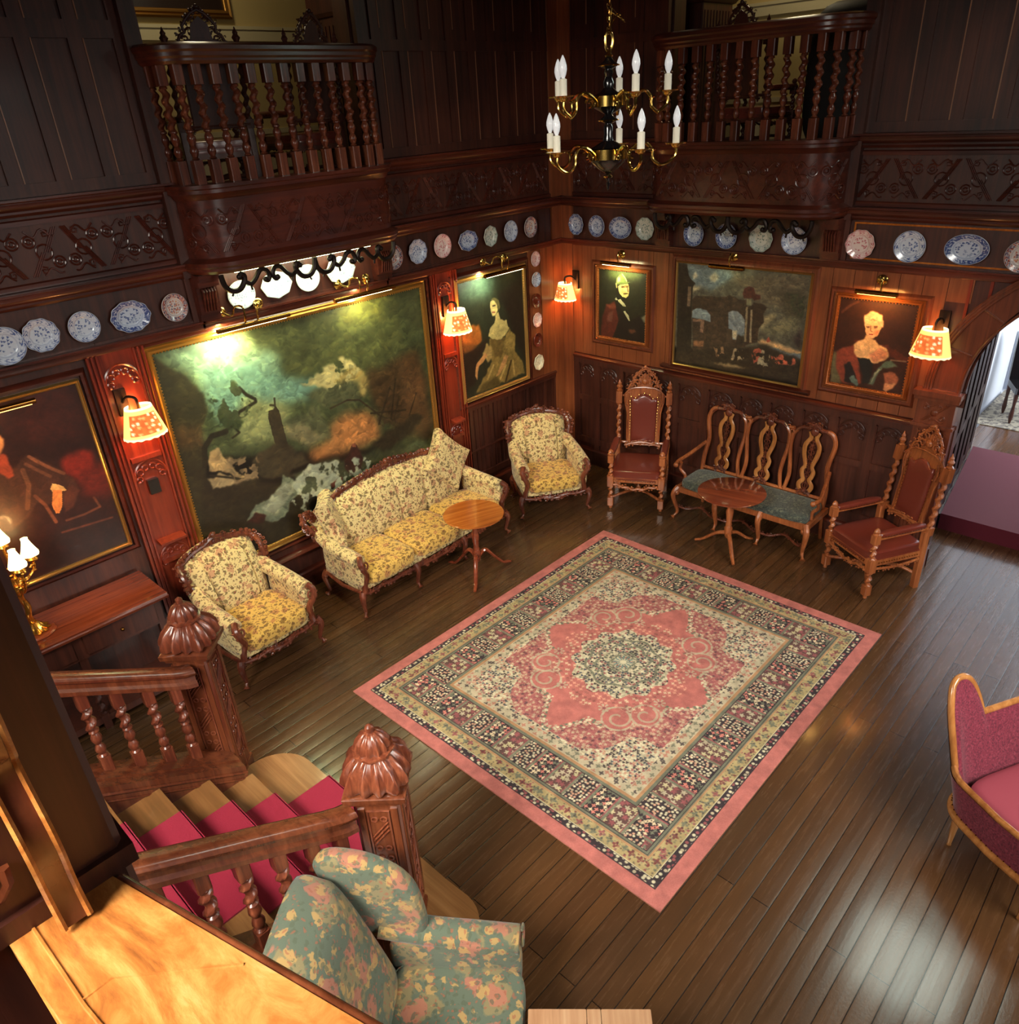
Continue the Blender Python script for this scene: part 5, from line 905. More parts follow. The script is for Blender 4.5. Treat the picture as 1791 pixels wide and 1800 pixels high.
# ---------------------------------------------------------------- rug
def rug():
    Lx,Ly=3.566,3.116; h,w_=760,870; V,U=np.meshgrid(np.linspace(0,1,h),np.linspace(0,1,w_),indexing='ij'); x=(U-.5)*Lx; y=(.5-V)*Ly
    ax,ay=np.abs(x),np.abs(y); e=np.minimum(Lx/2-ax,Ly/2-ay); dn=fbm(h,w_,60,3,1.1,2)
    PK=(188,106,96);CR=(184,168,136);YE=(176,154,104);DK=(62,52,54);GR=(112,112,92);TAN=(176,130,90);ROSE=(150,82,82);WHI=(208,196,158)
    a=np.zeros((h,w_,3)); a[:]=PK
    def mix(c,m):
        nonlocal a
        c=np.array(c,float) if not isinstance(c,np.ndarray) else c
        a=a*(1-m[...,None])+c*m[...,None]
    st=lambda lo,hi:((e>=lo)&(e<hi)).astype(float)
    along=np.where((Lx/2-ax)<(Ly/2-ay),y,x)
    sx_=lambda per,ph=0:np.sin(2*PI*along/per+ph)
    mix(DK,st(.105,.165)); q,m,_=cells(x,y,.035,1,[WHI,CR,ROSE],.40); mix(q,m*st(.112,.158)); mix(WHI,st(.163,.168))
    mix(YE,st(.168,.262)); q,m,_=cells(along,e,.062,2,[ROSE,(120,60,60),GR],.42,4); mix(q,m*st(.176,.255)*.9); q,m,_=cells(x,y,.024,5,[DK,GR,YE],.36); mix(q,m*st(.172,.258)*.5)
    mix(TAN,st(.262,.275)); mix(GR,st(.275,.30)); mix(DK,st(.281,.284))
    mix(DK,st(.30,.565))
    blk=np.floor(along/.175+100).astype(int)%3; q,m,_=cells(x,y,.026,7,[WHI,(200,150,120),CR],.43); mix(q,m*st(.305,.56)*(blk==0))
    q,m,_=cells(x,y,.046,8,[CR,(190,176,130),ROSE],.46,5); mix((128,84,74),st(.305,.56)*(blk==1)*.6); mix(q,m*st(.31,.555)*(blk==1))
    q,m,_=cells(x,y,.034,9,[(204,120,104),(214,190,150),GR],.45,4); mix(q,m*st(.31,.555)*(blk==2)); fr=(along/.175+100)%1
    mix((120,120,96),((fr<.06)|(fr>.94))*st(.31,.555)*.9); mix(ROSE,((fr>.06)&(fr<.12))*st(.31,.555)*.9)
    mix(GR,st(.565,.59)); mix(TAN,st(.59,.615)); mix(CR,st(.615,.70)); q,m,_=cells(along,e,.055,11,[GR,(180,110,90),DK],.36,4); mix(q,m*st(.62,.695)*.8)
    # field: cream floral ground at the corners, rose clouds along the edges, open pink star, rosette
    fld=(e>=.70).astype(float); mix(CR,fld); q,m,_=cells(ax,ay,.024,13,[DK,(74,80,88),WHI,ROSE,(190,130,104),WHI],.50,3); mix(q,m*fld*.9)
    X0,Y0=Lx/2-.70,Ly/2-.70; un=ax/X0; vn=ay/Y0
    wob=.05*np.sin(ax*16)+.05*np.sin(ay*17)
    cloud=((un+vn)<1.46+wob+.12*np.cos(6*np.arctan2(ay,ax)))&(e>.73); cl=cloud*fld; mix((168,98,92),cl); q,m,_=cells(ax,ay,.036,15,[(200,168,134),(196,176,140),(150,84,84),(104,70,74),(196,176,140)],.42,5); mix(q,m*cl*.85); q,m,_=cells(ax,ay,.022,16,[(150,64,70),(206,150,120)],.36); mix(q,m*cl*.4)
    # open star with four pointed lobes on the axes, indented on the diagonals
    th=np.arctan2(ay/.86,ax/1.05); rn=np.hypot(ax/1.05,ay/.86); edge=np.interp(th,[0,.14,.30,.50,.62,.785,.95,1.07,1.27,1.43,PI/2],[.98,.88,.74,.78,.66,.58,.66,.78,.74,.88,.98])
    star=(rn<edge); mix(PK,star*fld); ed=np.abs(rn-edge-.02); q,m,_=cells(ax,ay,.03,17,[WHI,CR,GR],.48); mix(q,(ed<.035)*m*fld)
    for cx,cy,rr in ((.60,.38,.13),(.43,.53,.12)):
        d=np.hypot(ax-cx,ay-cy); an=np.arctan2(ay-cy,ax-cx); mix(PK,(d<rr)*fld*.9); mix(CR,(np.abs(d-rr)<.009)*fld*(m*.5+.5)); sp=np.abs(d-rr*(.25+.6*((an/(2*PI)+.5)%1)))<.010; mix(CR,sp*fld*.8)
    r=np.hypot(x,y*1.08); t8=np.arctan2(y,x); ro=.62+.05*np.cos(8*t8)
    q,m,_=cells(ax,ay,.045,19,[(226,160,130),(214,190,150),(150,90,80)],.34,4); mix(q,m*(r<ro)*(r>.40)*.85)
    for k in range(8):
        aa=PI/8+k*PI/4; d=np.hypot(x-.62*math.cos(aa)*1.0,y-.58*math.sin(aa)); mix(CR,(d<.05)*np.clip(np.cos(7*np.arctan2(y-.58*math.sin(aa),x-.62*math.cos(aa)))+.6,0,1)*.9); mix(ROSE,(d<.015)*1.0)
    rc=.46+.03*np.cos(12*t8); mix(CR,(r<rc)*1.0); q,m,_=cells(ax,ay,.026,21,[DK,WHI,GR,WHI,ROSE,(70,74,84)],.50,3); mix(q,m*(r<rc))
    for rr in (.12,.24,.33): mix(GR,(np.abs(r-rr-.02*np.cos(8*t8))<.012)*.8)
    mix((120,136,124),(r<.09)*(np.cos(12*t8)>0)); mix(WHI,(r<.03)*1.0)
    gm=a.mean(-1,keepdims=True); a=a*.90+gm*.10; a*=(.88+.24*dn)[...,None]; a+= (np.random.RandomState(1).rand(h,w_,1)-.5)*14
    RX,RY=4.42,3.10
    fn=lambda U_,V_:(RX+(U_-.5)*Lx,RY+(.5-V_)*Ly,.013+0*U_)
    root=empty('oriental_rug',(RX,RY,0),0,'large pink oriental rug with floral medallion and dark patterned border on the board floor','rug')
    f2=lambda U_,V_:((U_-.5)*Lx,(.5-V_)*Ly,.013+0*U_)
    painted('pile',a,f2,vcol('woven_rug',.95,bs=.4,bscale=420,spec=.15),root)
    b=MB(); b.box(-Lx/2,Lx/2,-Ly/2,Ly/2,.001,.0125); b.build('edge_binding',mat('rug_edge',(190,120,100),.9),root,smooth=False)
rug()
# ---------------------------------------------------------------- staircase
st=empty('staircase',(1.4,3.5,0),0,'oak staircase with crimson runner, two carved newels and barley-twist balusters','staircase')
SI=Matrix.Translation((-1.4,-3.5,0)); nz=lambda x:.34+(1.45-x)*.586
steps=[(1.86,.17),(1.45,.34),(1.17,.51),(.87,.68),(.57,.85),(.28,1.02),(-.01,1.19)]
for i,(x,z) in enumerate(steps):
    xb=steps[i+1][0]-.03 if i<6 else -.33; b=MB(SI)
    if i==0:
        pl=[(xb,4.42),(1.50,4.42)]+arc(1.56,4.12,.30,90,0,8)+[(1.86,2.6)]+arc(1.62,2.42,.25,0,-90,8)+[(xb,2.17)]
        b.prism(pl,z-.035,z); b.prism([(a-(.02 if a>1.5 else 0),c) for a,c in pl],0,z-.035)
    else: b.box(xb,x,2.72,4.16,z-.035,z); b.box(x-.05,x-.025,2.72,4.16,z-.17,z-.035)
    s_=b.build('step',WS,st,sharp=30); 
    b=MB(SI); b.box(xb,x+.006,2.98,3.87,z,z+.012); b.box(x,x+.012,2.98,3.87,z-.16,z+.012); b.build('runner',CARP,s_,smooth=False)
b=MB(SI); b.box(-2.4,-.30,2.2,4.5,1.30,1.36); b.build('landing',WS,st,smooth=False)
b=MB(SI); b.box(-2.3,-.294,2.35,4.2,1.36,1.372); b.build('landing_carpet',CARP,st,smooth=False)
for y0,y1 in ((4.16,4.44),(2.5,2.72)):
    b=MB(SI); b.prism([(1.42,0),(1.42,nz(1.42)+.08),(-.35,nz(-.35)+.08),(-.35,1.0),(.5,0)],y0,y1,'xz'); b.sweep([(1.42,(y0+y1)/2,nz(1.42)+.08),(-.35,(y0+y1)/2,nz(-.35)+.08)],[(-.07,0),(.07,0),(.07,.015),(-.07,.015)]); 
    for yy in (y0,y1): b.tube([(1.42,yy,nz(1.42)+.02),(-.35,yy,nz(-.35)+.02)],.014,6); b.tube([(1.42,yy,nz(1.42)-.04),(-.35,yy,nz(-.35)-.04)],.01,6)
    b.build('string_board',WN,st)
RP=[(-.045,-.15),(.045,-.15),(.045,-.12),(.03,-.10),(.03,-.07),(.055,-.05),(.06,-.03),(.05,-.01),(.03,0),(-.03,0),(-.05,-.01),(-.06,-.03),(-.055,-.05),(-.03,-.07),(-.03,-.10),(-.045,-.12)]
for y in (4.35,2.6):
    b=MB(SI); pts=[(-.35,y,nz(-.35)+.85),(1.20,y,nz(1.20)+.85),(1.27,y,nz(1.27)+.855),(1.33,y,nz(1.30)+.855)]; b.sweep(pts,RP); b.build('handrail',WN,st)
for y,xs in ((4.35,[-.18,0,.165,.34,.512,.685,.86,1.032,1.19]),(2.6,[-.15,.02,.20,.385,.565,.74,.91,1.08,1.235])):
    for x in xs: b=MB(SI); baluster(b,x,y,nz(x)+.08,nz(x)+.72,1,.033,.12,.13); b.build('baluster',WC,st)
for nx,ny in ((1.43,4.50),(1.52,2.60)):
    M=SI@Matrix.Translation((nx,ny,0))@Matrix.Rotation(math.radians(-47),4,'Z'); h=.118
    b=MB(M); b.box(-h,h,-h,h,0,1.30,.012)
    for s in (-1,1):
        b.box(s*h-.008,s*h+.008,-h+.015,-h+.05,.3,1.24); b.box(s*h-.008,s*h+.008,h-.05,h-.015,.3,1.24); b.box(-h+.015,-h+.05,s*h-.008,s*h+.008,.3,1.24); b.box(h-.05,h-.015,s*h-.008,s*h+.008,.3,1.24)
    b.box(-h-.012,h+.012,-h-.012,h+.012,0,.2,.01); b.sweep([(-h,-h,1.27),(h,-h,1.27),(h,h,1.27),(-h,h,1.27)],[(0,0),(.02,.01),(.02,.03),(.04,.04),(.045,.075),(.03,.085),(0,.09)],closed=True); b.box(-h,h,-h,h,1.3,1.36)
    nw=b.build('newel_post',WN,st)
    b=MB(M)
    for q in range(4):
        Q=Matrix.Rotation(q*PI/2,4,'Z'); P=lambda u,z,o=0:tuple(Q@Vector((u,-h-.004-o,z)))
        for z0 in (1.16,.86,.56):
            for d in (-.03,0,.03): b.tube([P(-.045,z0-.16+d),P(.045,z0-.05+d)],.006,5)
            for u in (-.025,.025):
                for zz in (0,-.22): b.tube([P(u+.016*math.cos(t),z0+zz+.016*math.sin(t)) for t in [k*.7 for k in range(10)]],.005,5)
        b.tube([P(-.055,1.22),P(.055,1.22),P(.055,.36),P(-.055,.36)],.006,5,closed=True)
    b.build('strapwork_carving',WC,nw)
    b=MB(M); b.lathe([(.09,1.36),(.155,1.368),(.165,1.39),(.158,1.43),(.135,1.48),(.10,1.52),(.075,1.54)],(0,0,0),96,lobes=14,amp=.10,sq=4)
    b.lathe([(.10,1.535),(.112,1.54),(.112,1.552),(.09,1.56)],(0,0,0),8); b.lathe([(.085,1.555),(.088,1.575),(.078,1.605),(.058,1.635),(.035,1.655),(.02,1.66)],(0,0,0),72,lobes=12,amp=.09); b.lathe([(.02,1.655),(.024,1.67),(.022,1.69),(.010,1.70),(.003,1.705)],(0,0,0),12)
    b.build('finial',WC,nw)
# ---------------------------------------------------------------- upper landing rail close to the camera
lr=empty('landing_rail',(.1,1.1,3.25),0,'broad sunlit wooden rail with a dark post and scroll buttress at the lower left','banister'); LI=Matrix.Translation((-.1,-1.1,-3.25))
PL=[(.118,1.112),(.258,.598),(.40,.08),(.50,-.3),(.14,-.3),(.03,.45),(-.025,.917),(-.045,1.20),(.10,1.20)]
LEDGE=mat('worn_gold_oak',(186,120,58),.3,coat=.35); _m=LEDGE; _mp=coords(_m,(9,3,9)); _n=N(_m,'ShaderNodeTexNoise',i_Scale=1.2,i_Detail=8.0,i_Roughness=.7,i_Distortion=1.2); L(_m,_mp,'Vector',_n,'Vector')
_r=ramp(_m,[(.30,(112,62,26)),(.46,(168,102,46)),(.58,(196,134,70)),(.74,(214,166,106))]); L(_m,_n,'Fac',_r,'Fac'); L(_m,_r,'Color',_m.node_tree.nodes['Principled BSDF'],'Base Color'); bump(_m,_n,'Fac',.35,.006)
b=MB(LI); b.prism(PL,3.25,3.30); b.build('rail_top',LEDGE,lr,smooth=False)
b=MB(LI); b.tube([(.125,1.10,3.285),(.262,.60,3.285),(.404,.08,3.285),(.504,-.3,3.285)],.013,10); b.tube([(.118,1.08,3.25),(.252,.59,3.25),(.394,.07,3.25),(.49,-.3,3.25)],.018,10); b.build('edge_moulding',WN,lr)
b=MB(LI); b.tube([(-.03,1.15,3.282),(-.020,.917,3.282),(.035,.45,3.282),(.145,-.3,3.282)],.010,8); b.tube([(-.004,1.12,3.300),(.006,.917,3.300),(.06,.45,3.300),(.17,-.3,3.300)],.0035,6); b.tube([(.006,.93,3.300),(.05,.93,3.300),(.19,.80,3.300)],.0025,6); b.build('inner_bead',LEDGE,lr)
b=MB(LI); b.prism([(.11,1.09),(.24,.6),(.47,-.29),(.2,-.29),(.10,.45),(.04,.917),(.02,1.15)],2.3,3.25); b.build('rail_panel',WD,lr,smooth=False)
b=MB(LI); b.box(-.16,.155,1.117,1.36,2.3,5.2,.012); b.box(-.17,.165,1.105,1.37,3.30,3.34); b.build('post',WD,lr)
b=MB(LI); zz=np.linspace(3.31,4.02,40); pr_=[(1.035+.016*math.sin((z-3.3)*24)+.016*(math.sin((z-3.3)*9)>0)+.06*max(0,(z-3.8)/.22)**2,z) for z in zz]
b.prism([(1.118,3.31)]+[(y,z) for y,z in pr_]+[(1.118,4.02)],.028,.068,'yz'); b.build('scroll_buttress',WN,lr,sharp=60)
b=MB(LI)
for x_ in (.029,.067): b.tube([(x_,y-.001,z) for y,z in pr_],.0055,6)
b.build('lit_rim',LEDGE,lr)  # pale gold bead put in as sunlight caught on the buttress edges
b=MB(LI)
for z0 in (3.42,3.62,3.82): b=MB(LI); b.tube([(-.05+(.012+.006*t)*math.cos(t),1.112,z0+(.012+.006*t)*math.sin(t)) for t in [k*.6 for k in range(12)]],.009,6); b.build('carved_scroll',WN,lr)
# ---------------------------------------------------------------- furniture helpers
def pillow(b,outline,th,f,rings=((1,0),(.985,.45),(.93,.78),(.78,.95),(.4,1.0)),flatback=False):
    """puffed pad over a closed outline; f(a,b,t) maps outline plane + thickness to a point"""
    n=len(outline); cx=sum(p[0] for p in outline)/n; cy=sum(p[1] for p in outline)/n
    for s in ((1,) if flatback else (1,-1)):
        vs=[];fs=[]
        for k,h in rings:
            for x,y in outline: vs.append(f(cx+(x-cx)*k,cy+(y-cy)*k,s*h*th))
        vs.append(f(cx,cy,s*th)); m=len(rings)
        for r in range(m-1):
            for i in range(n): fs.append((r*n+i,r*n+(i+1)%n,(r+1)*n+(i+1)%n,(r+1)*n+i))
        for i in range(n): fs.append(((m-1)*n+i,(m-1)*n+(i+1)%n,m*n))
        b.add(vs,fs)
    if flatback: b.add([f(x,y,0) for x,y in outline],[tuple(range(n))])
def rrect(x0,x1,y0,y1,r,n=4): return arc(x1-r,y0+r,r,-90,0,n)+arc(x1-r,y1-r,r,0,90,n)+arc(x0+r,y1-r,r,90,180,n)+arc(x0+r,y0+r,r,180,270,n)
def carved(b,pts,r,seed=1,up=(0,-1,0),step=.035,leaf=1.0):
    """carved rocaille moulding: rope core with leaves, beads and small scrolls on both sides"""
    P=[Vector(p) for p in pts]; b.tube(P,r,8); rs=random.Random(seed); d=0; U=Vector(up)
    for a,c in zip(P[:-1],P[1:]):
        l=(c-a).length
        if l<1e-6: continue
        t=(c-a)/l; sd=t.cross(U).normalized(); d+=l
        while d>step:
            d-=step; q=a.lerp(c,rs.random()); s=rs.choice((-1,1)); o=q+sd*s*r*leaf*rs.uniform(.6,1.5)+U*r*.5
            if rs.random()<.55: b.ball(o,r*rs.uniform(.45,.8),6,4,1.3,1,1.1)
            else: b.tube([o+(sd*math.cos(k*.9)+t*math.sin(k*.9))*r*(.25+.12*k)+U*.002*k for k in range(6)],r*.26,5)
def cabriole(b,x,y,z,fx,fy,r=.03,k=.05):
    """curved leg below (x,y,z) whose knee bows towards (fx,fy)"""
    P=[(x,y,z),(x+fx*k*.7,y+fy*k*.7,z*.8),(x+fx*k*.4,y+fy*k*.4,z*.5),(x,y,z*.22),(x+fx*k*.35,y+fy*k*.35,.04),(x+fx*k*.7,y+fy*k*.7,.012)]
    s=spline(P,5); n=len(s); b.tube(s,[r*(1.15-.75*min(1,i/n*1.35)) if i<n*.82 else r*(.40+.75*(i/n-.82)/.18) for i in range(n)],9)
def rococo(W,dep,zb,label,cat,nm,fab,cush,legs,panels,grp=None,seed=4):
    """carved show-wood upholstered seat, front legs along y=0 facing -y"""
    t=empty(nm,(0,0,0),0,label,cat,grp); h=W/2; TL=.20 if W<1.2 else .12
    bow=lambda u:-.035*math.cos(u*PI/W)     # front rail bows forward
    b=MB(); ol=[(u,bow(u)+.03) for u in np.linspace(-h+.02,h-.02,15)]+[(h-.03,dep),(-h+.03,dep)]; b.prism(ol,.27,.36); b.build('seat_frame',fab,t)
    b=MB()
    n=max(6,int(W/.13)); pts=[(u,bow(u)+.01,.26-.02*abs(math.sin((u+h)*n/W*PI/2*1.0))) for u in np.linspace(-h+.03,h-.03,n*3)]
    carved(b,pts,.02,seed,(0,-1,0),.02,1.3); carved(b,[(u*.35,bow(u)-.005,.235) for u in np.linspace(-h,h,8)],.02,seed+1,(0,-1,0),.02,1.4)
    for s in (-1,1): b.tube([(s*(h-.01),.02,.27),(s*(h+.0),dep*.5,.25),(s*(h-.03),dep,.27)],.02,8)
    b.build('carved_apron',WC,t)
    for x,y,fx,fy in legs: b=MB(); cabriole(b,x,y,.28,fx,fy,.032); b.ball((x+fx*.02,y+fy*.02,.24),.038,8,6); b.build('leg',WC,t)
    k=len(cush)-1
    for i in range(k):
        x0,x1=cush[i]+.004,cush[i+1]-.004; b=MB(); b.ball(((x0+x1)/2,dep*.46-.03,.40),1,28,14,(x1-x0)/2,dep*.52,.085,.34); b.build('seat_cushion',TAGC[fab.name],t)
    # back
    bw=W/2-.05; zt=lambda u:zb+.05*math.cos(u*PI/(2*bw))**2*(1.0 if W<1.2 else 1.6)-.07*(abs(u)/bw)**6*(1 if W<1.2 else 2.6)
    def front(U,V):
        u=(U*2-1)*bw*(.90+.10*V); z=.38+(zt(u)-.38)*V; g=sum(math.exp(-((U-p)/.012)**2) for p in panels)
        bl=.10*(1-abs(2*U-1)**5)*(1-abs(2*V-1)**5)-.035*g*(1-abs(2*V-1)**4); return (u,dep-.02+TL*V*V+.02*V-bl,z)
    b=MB(); b.grid(front,60,18); b.grid(lambda U,V:(lambda p:(p[0],dep+.10+TL*V*V,p[2]))(front(U,V)),10,8)
    for s in (0,1): b.grid(lambda U,V:((front(s,V)[0]),front(s,V)[1]*(1-U)+(dep+.10+TL*V*V)*U,front(s,V)[2]),1,10)
    b.grid(lambda U,V:(front(U,1)[0],front(U,1)[1]*(1-V)+(dep+.10+TL)*V,front(U,1)[2]),20,1)
    b.build('back_cushion',fab,t)
    b=MB(); top=[(u*1.02,dep+TL,zt(u)+.012) for u in np.linspace(-bw,bw,26 if W<1.2 else 44)]
    L0=[(-bw*1.0,dep+.03,.62),(-bw*1.06,dep+.06,.74),(-bw*1.12,dep+.10,.86),(-bw*1.08,dep+TL,.93)]
    path=spline(L0+[(u,y,z) for u,y,z in top[1:-1:3]]+[(-x,y,z) for x,y,z in L0[::-1]],4); carved(b,path,.026,seed+2,(0,-1,0),.014,1.2)
    carved(b,[(u*.3,dep+TL-.01,zt(0)+.045-.5*(u*.3/bw)**2) for u in np.linspace(-bw,bw,9)],.024,seed+3,(0,-1,0),.012,1.3); b.ball((0,dep+TL-.02,zt(0)+.075),.03,8,6)
    for s in (-1,1): b.tube([(s*bw*1.1+.03*math.cos(q)*(1-.06*k_),dep+TL-.03,.90+.035*math.sin(q)*(1-.06*k_)) for k_,q in enumerate([.5*i for i in range(12)])],.012,6)
    b.build('carved_crest',WC,t)
    for s in (-1,1):
        b=MB(); x=s*(h-.03)
        pts=spline([(x,.02,.615),(x,.2,.63),(x-s*.0,.42,.64),(x-s*.03,dep+.02,.68),(x-s*.05,dep+.12,.72)],5); b.tube(pts,[.075]*len(pts),14,.9)
        b.ball((x-s*.015,dep*.46,.48),1,14,10,.055,dep*.50,.17,.4); b.build('arm_pad',fab,t)
        b=MB(); P=spline([(x,.0,.67),(x+s*.03,-.045,.62),(x+s*.01,-.055,.55),(x-s*.03,-.03,.46),(x-s*.015,.0,.36),(x+s*.0,.0,.27)],5); b.tube(P,[.03]*len(P),8); carved(b,P[4:14],.014,seed+5,(0,-1,0),.012,1.5)
        b.tube([(x+(.012+.009*q)*math.cos(q)*s,-.05-.003*q,.60+(.012+.009*q)*math.sin(q)) for q in [.5*i for i in range(12)]],.010,6); b.build('arm_front',WC,t)
    return t
TAGC={'cream_tapestry':TAPG}
lg=lambda W,dep,mid=():[(x,.0,math.copysign(.7,x),-.7) for x in (-W/2,W/2)]+[(x,-.02,0,-1) for x in mid]+[(x,dep,math.copysign(.6,x),.7) for x in (-W/2+.03,W/2-.03)]
def put(o,x,y,fx,fy,z=0): o.location=(x,y,z); o.rotation_euler=(0,0,math.atan2(fx,-fy)); return o
a1=rococo(.80,.60,.98,'cream tapestry armchair beside the left staircase newel','armchair','carved_armchair',TAP,[-.33,.33],lg(.80,.60),(.2,.8),'pair of carved tapestry armchairs')
put(a1,2.47,5.46,.05,-1)
a2=copy_tree(a1); tag(a2,'cream tapestry armchair in the far corner of the hall','armchair'); put(a2,6.20,5.38,-.56,-.83)
so=rococo(2.08,.62,.97,'long cream tapestry sofa with carved serpentine crest under the seascape','sofa','carved_sofa',TAP,[-.97,-.33,.33,.97],lg(2.08,.62,(-.36,.33)),(.1,.3,.5,.7,.9),None,21)
put(so,4.44,5.50,.03,-1)
def cushion(loc,rot,label,s=.25):
    b=MB(Matrix.Rotation(0,4,'X')); ol=[]
    for k in range(4):
        for q in range(8): 
            t=-1+2*q/8; w_=s*(1-.10*(1-t*t)); p=(t*s,-w_); a=k*PI/2; ol.append((p[0]*math.cos(a)-p[1]*math.sin(a),p[0]*math.sin(a)+p[1]*math.cos(a)))
    pillow(b,ol,.085,lambda x,y,t:(x,t,y)); o=b.build('scatter_cushion',TAP); o.location=loc; o.rotation_euler=rot; tag(o,label,'cushion','square tapestry cushions on the sofa'); return o
cushion((3.60,6.12,.80),(math.radians(-18),math.radians(6),math.radians(52)),'square tapestry cushion standing upright at the left end of the sofa')
cushion((5.20,6.14,.87),(math.radians(-24),math.radians(45),math.radians(-10)),'square tapestry cushion balanced on its corner at the right end of the sofa',.27)
# ---------------------------------------------------------------- throne chairs
def studs(b,pts,step=.028,r=.0065):
    P=[Vector(p) for p in pts]
    for a,c in zip(P[:-1],P[1:]):
        n=max(1,int((c-a).length/step))
        for i in range(n): b.ball(a.lerp(c,i/n),r,6,4)
def throne(label,grp):
    t=empty('throne_chair',(0,0,0),0,label,'armchair',grp); h=.30; dep=.57
    for s in (-1,1):
        b=MB(); x=s*h
        b.lathe([(.012,0),(.02,.006),(.02,.03),(.012,.04)],(x,0,0),10); b.box(x-.035,x+.035,-.035,.035,.045,.15,.006); b.twist((x,0,.15),(x,0,.30),.033,2,8); b.box(x-.038,x+.038,-.038,.038,.30,.44,.006)
        b.twist((x,0,.44),(x,0,.61),.032,2.4,8); b.box(x-.034,x+.034,-.034,.034,.61,.70,.006); b.lathe([(.03,0),(.036,.012),(.02,.022),(.03,.04),(.022,.06),(.008,.075)],(x,0,.70),10,lobes=6,amp=.12); b.build('front_leg',WT,t)
        b=MB(); f=lambda z:dep+max(0,(z-.45))*.13
        b.box(x-.03,x+.03,dep-.03,dep+.03,0.0,.62,.006); b.twist((x,f(.62),.62),(x,f(1.12),1.12),.034,5.5,8); 
        for z0,z1,w_ in ((.58,.66,.034),(1.12,1.26,.035)): b.add([(x+i*w_,f(z)+j*w_,z) for z in (z0,z1) for i,j in ((-1,-1),(1,-1),(1,1),(-1,1))],[(0,3,2,1),(4,5,6,7),(0,1,5,4),(1,2,6,5),(2,3,7,6),(3,0,4,7)])
        b.lathe([(.03,0),(.036,.01),(.018,.025),(.03,.05),(.034,.06),(.018,.085),(.022,.1),(.01,.12),(.004,.145)],(x,f(1.26),1.26),10,lobes=6,amp=.1); b.build('back_post',WT,t)
        b=MB(); b.ball((x,dep*.5,.695),1,12,8,.04,dep*.47,.028,.5); arm=b.build('arm_pad',LEA,t)
        b=MB()
        for q in (-.038,.038): studs(b,[(x+q,.04,.688),(x+q,dep-.04,.688)],.03,.005)
        b.build('brass_studs',BR,arm); b=MB(); b.box(x-.028,x+.028,.02,dep,.655,.675,.004); b.build('arm_rail',WT,t)
    b=MB(); b.box(-h,h,-.02,.02,.36,.42); b.box(-h,h,dep-.02,dep+.02,.34,.42); b.box(-h-.015,-h+.015,0,dep,.36,.42); b.box(h-.015,h+.015,0,dep,.36,.42); b.build('seat_frame',WT,t)
    b=MB(); carved(b,[(u,-.03,.335-.05*math.sin((u+h)/(2*h)*PI)**2+.01*math.sin(u*50)) for u in np.linspace(-h+.04,h-.04,16)],.016,5,(0,-1,0),.018,1.5)
    for s in (-1,1): carved(b,[(s*(h+.02),v,.345-.03*math.sin(v/dep*PI)) for v in np.linspace(.04,dep-.04,10)],.013,6,(s,0,0),.02,1.4)
    b.build('carved_apron',WT,t)
    b=MB(); b.ball((0,dep*.5-.005,.45),1,28,12,h+.005,dep*.53,.055,.28); b.ball((0,dep*.5,.40),1,28,8,h+.012,dep*.54,.04,.2); seat=b.build('leather_seat',LEA,t)
    b=MB(); studs(b,[(-h+.04,-.034,.395),(h-.04,-.034,.395)]); 
    for s in (-1,1): studs(b,[(s*(h+.022),.04,.395),(s*(h+.022),dep-.04,.395)])
    b.build('brass_studs',BR,seat)
    # stretcher: two curved bars crossing
    b=MB()
    for s in (-1,1): b.tube(spline([(s*h,0,.14),(s*.14,.12,.17),(0,.3,.15),(s*.14,.48,.17),(s*h,dep,.14)],5),.017,8)
    b.lathe([(.03,.12),(.035,.15),(.02,.18),(.01,.2)],(0,.3,0),10); b.build('stretcher',WT,t)
    # back panel
    F=lambda u,z,o=0:(u,dep+.02+(z-.45)*.13-o,z); w_=.205
    ol=[(-.15,.63),(.15,.63),(.155,1.0),(.16,1.14),(.15,1.19),(.10,1.175),(.06,1.215),(0,1.235),(-.06,1.215),(-.10,1.175),(-.15,1.19),(-.16,1.14),(-.155,1.0)]
    b=MB(); pillow(b,ol,.03,lambda u,z,q:F(u,z,q+.012),flatback=True); pan=b.build('leather_back',LEA,t,sharp=60)
    b=MB(); studs(b,[F(u*1.05,.925+(z-.925)*1.02,.022) for u,z in ol+[ol[0]]],.034,.0048); b.build('brass_studs',BR,pan)
    b=MB(); oo=[(-.20,.60),(.20,.60),(.195,.7),(.20,1.0),(.235,1.14),(.235,1.22),(.19,1.27),(.12,1.30),(0,1.31),(-.12,1.30),(-.19,1.27),(-.235,1.22),(-.235,1.14),(-.20,1.0),(-.195,.7)]
    n=len(oo); b.prism([(u,z) for u,z in oo],0,.022,'xz'); b.v=[F(v[0],v[2],v[1]-.014) for v in b.v]; b.build('back_frame',WT,t)
    b=MB(); b.tube([F(u,z,.012) for u,z in oo],.011,6,closed=True); 
    for s in (-1,1): carved(b,[F(s*u,z,.02) for u,z in ((.185,1.24),(.20,1.16),(.19,1.08))],.012,8,(0,-1,0),.012,1.4); b.tube([F(s*.22,1.20),F(s*.30,1.20)],.013,6)
    b.tube([F(-.3,.62),F(.3,.62)],.018,8); carved(b,[F(u,.60+.035*math.cos(u*9),.02) for u in np.linspace(-.22,.22,10)],.016,9,(0,-1,0),.012,1.4); b.build('back_carving',WT,t)
    b=MB(); 
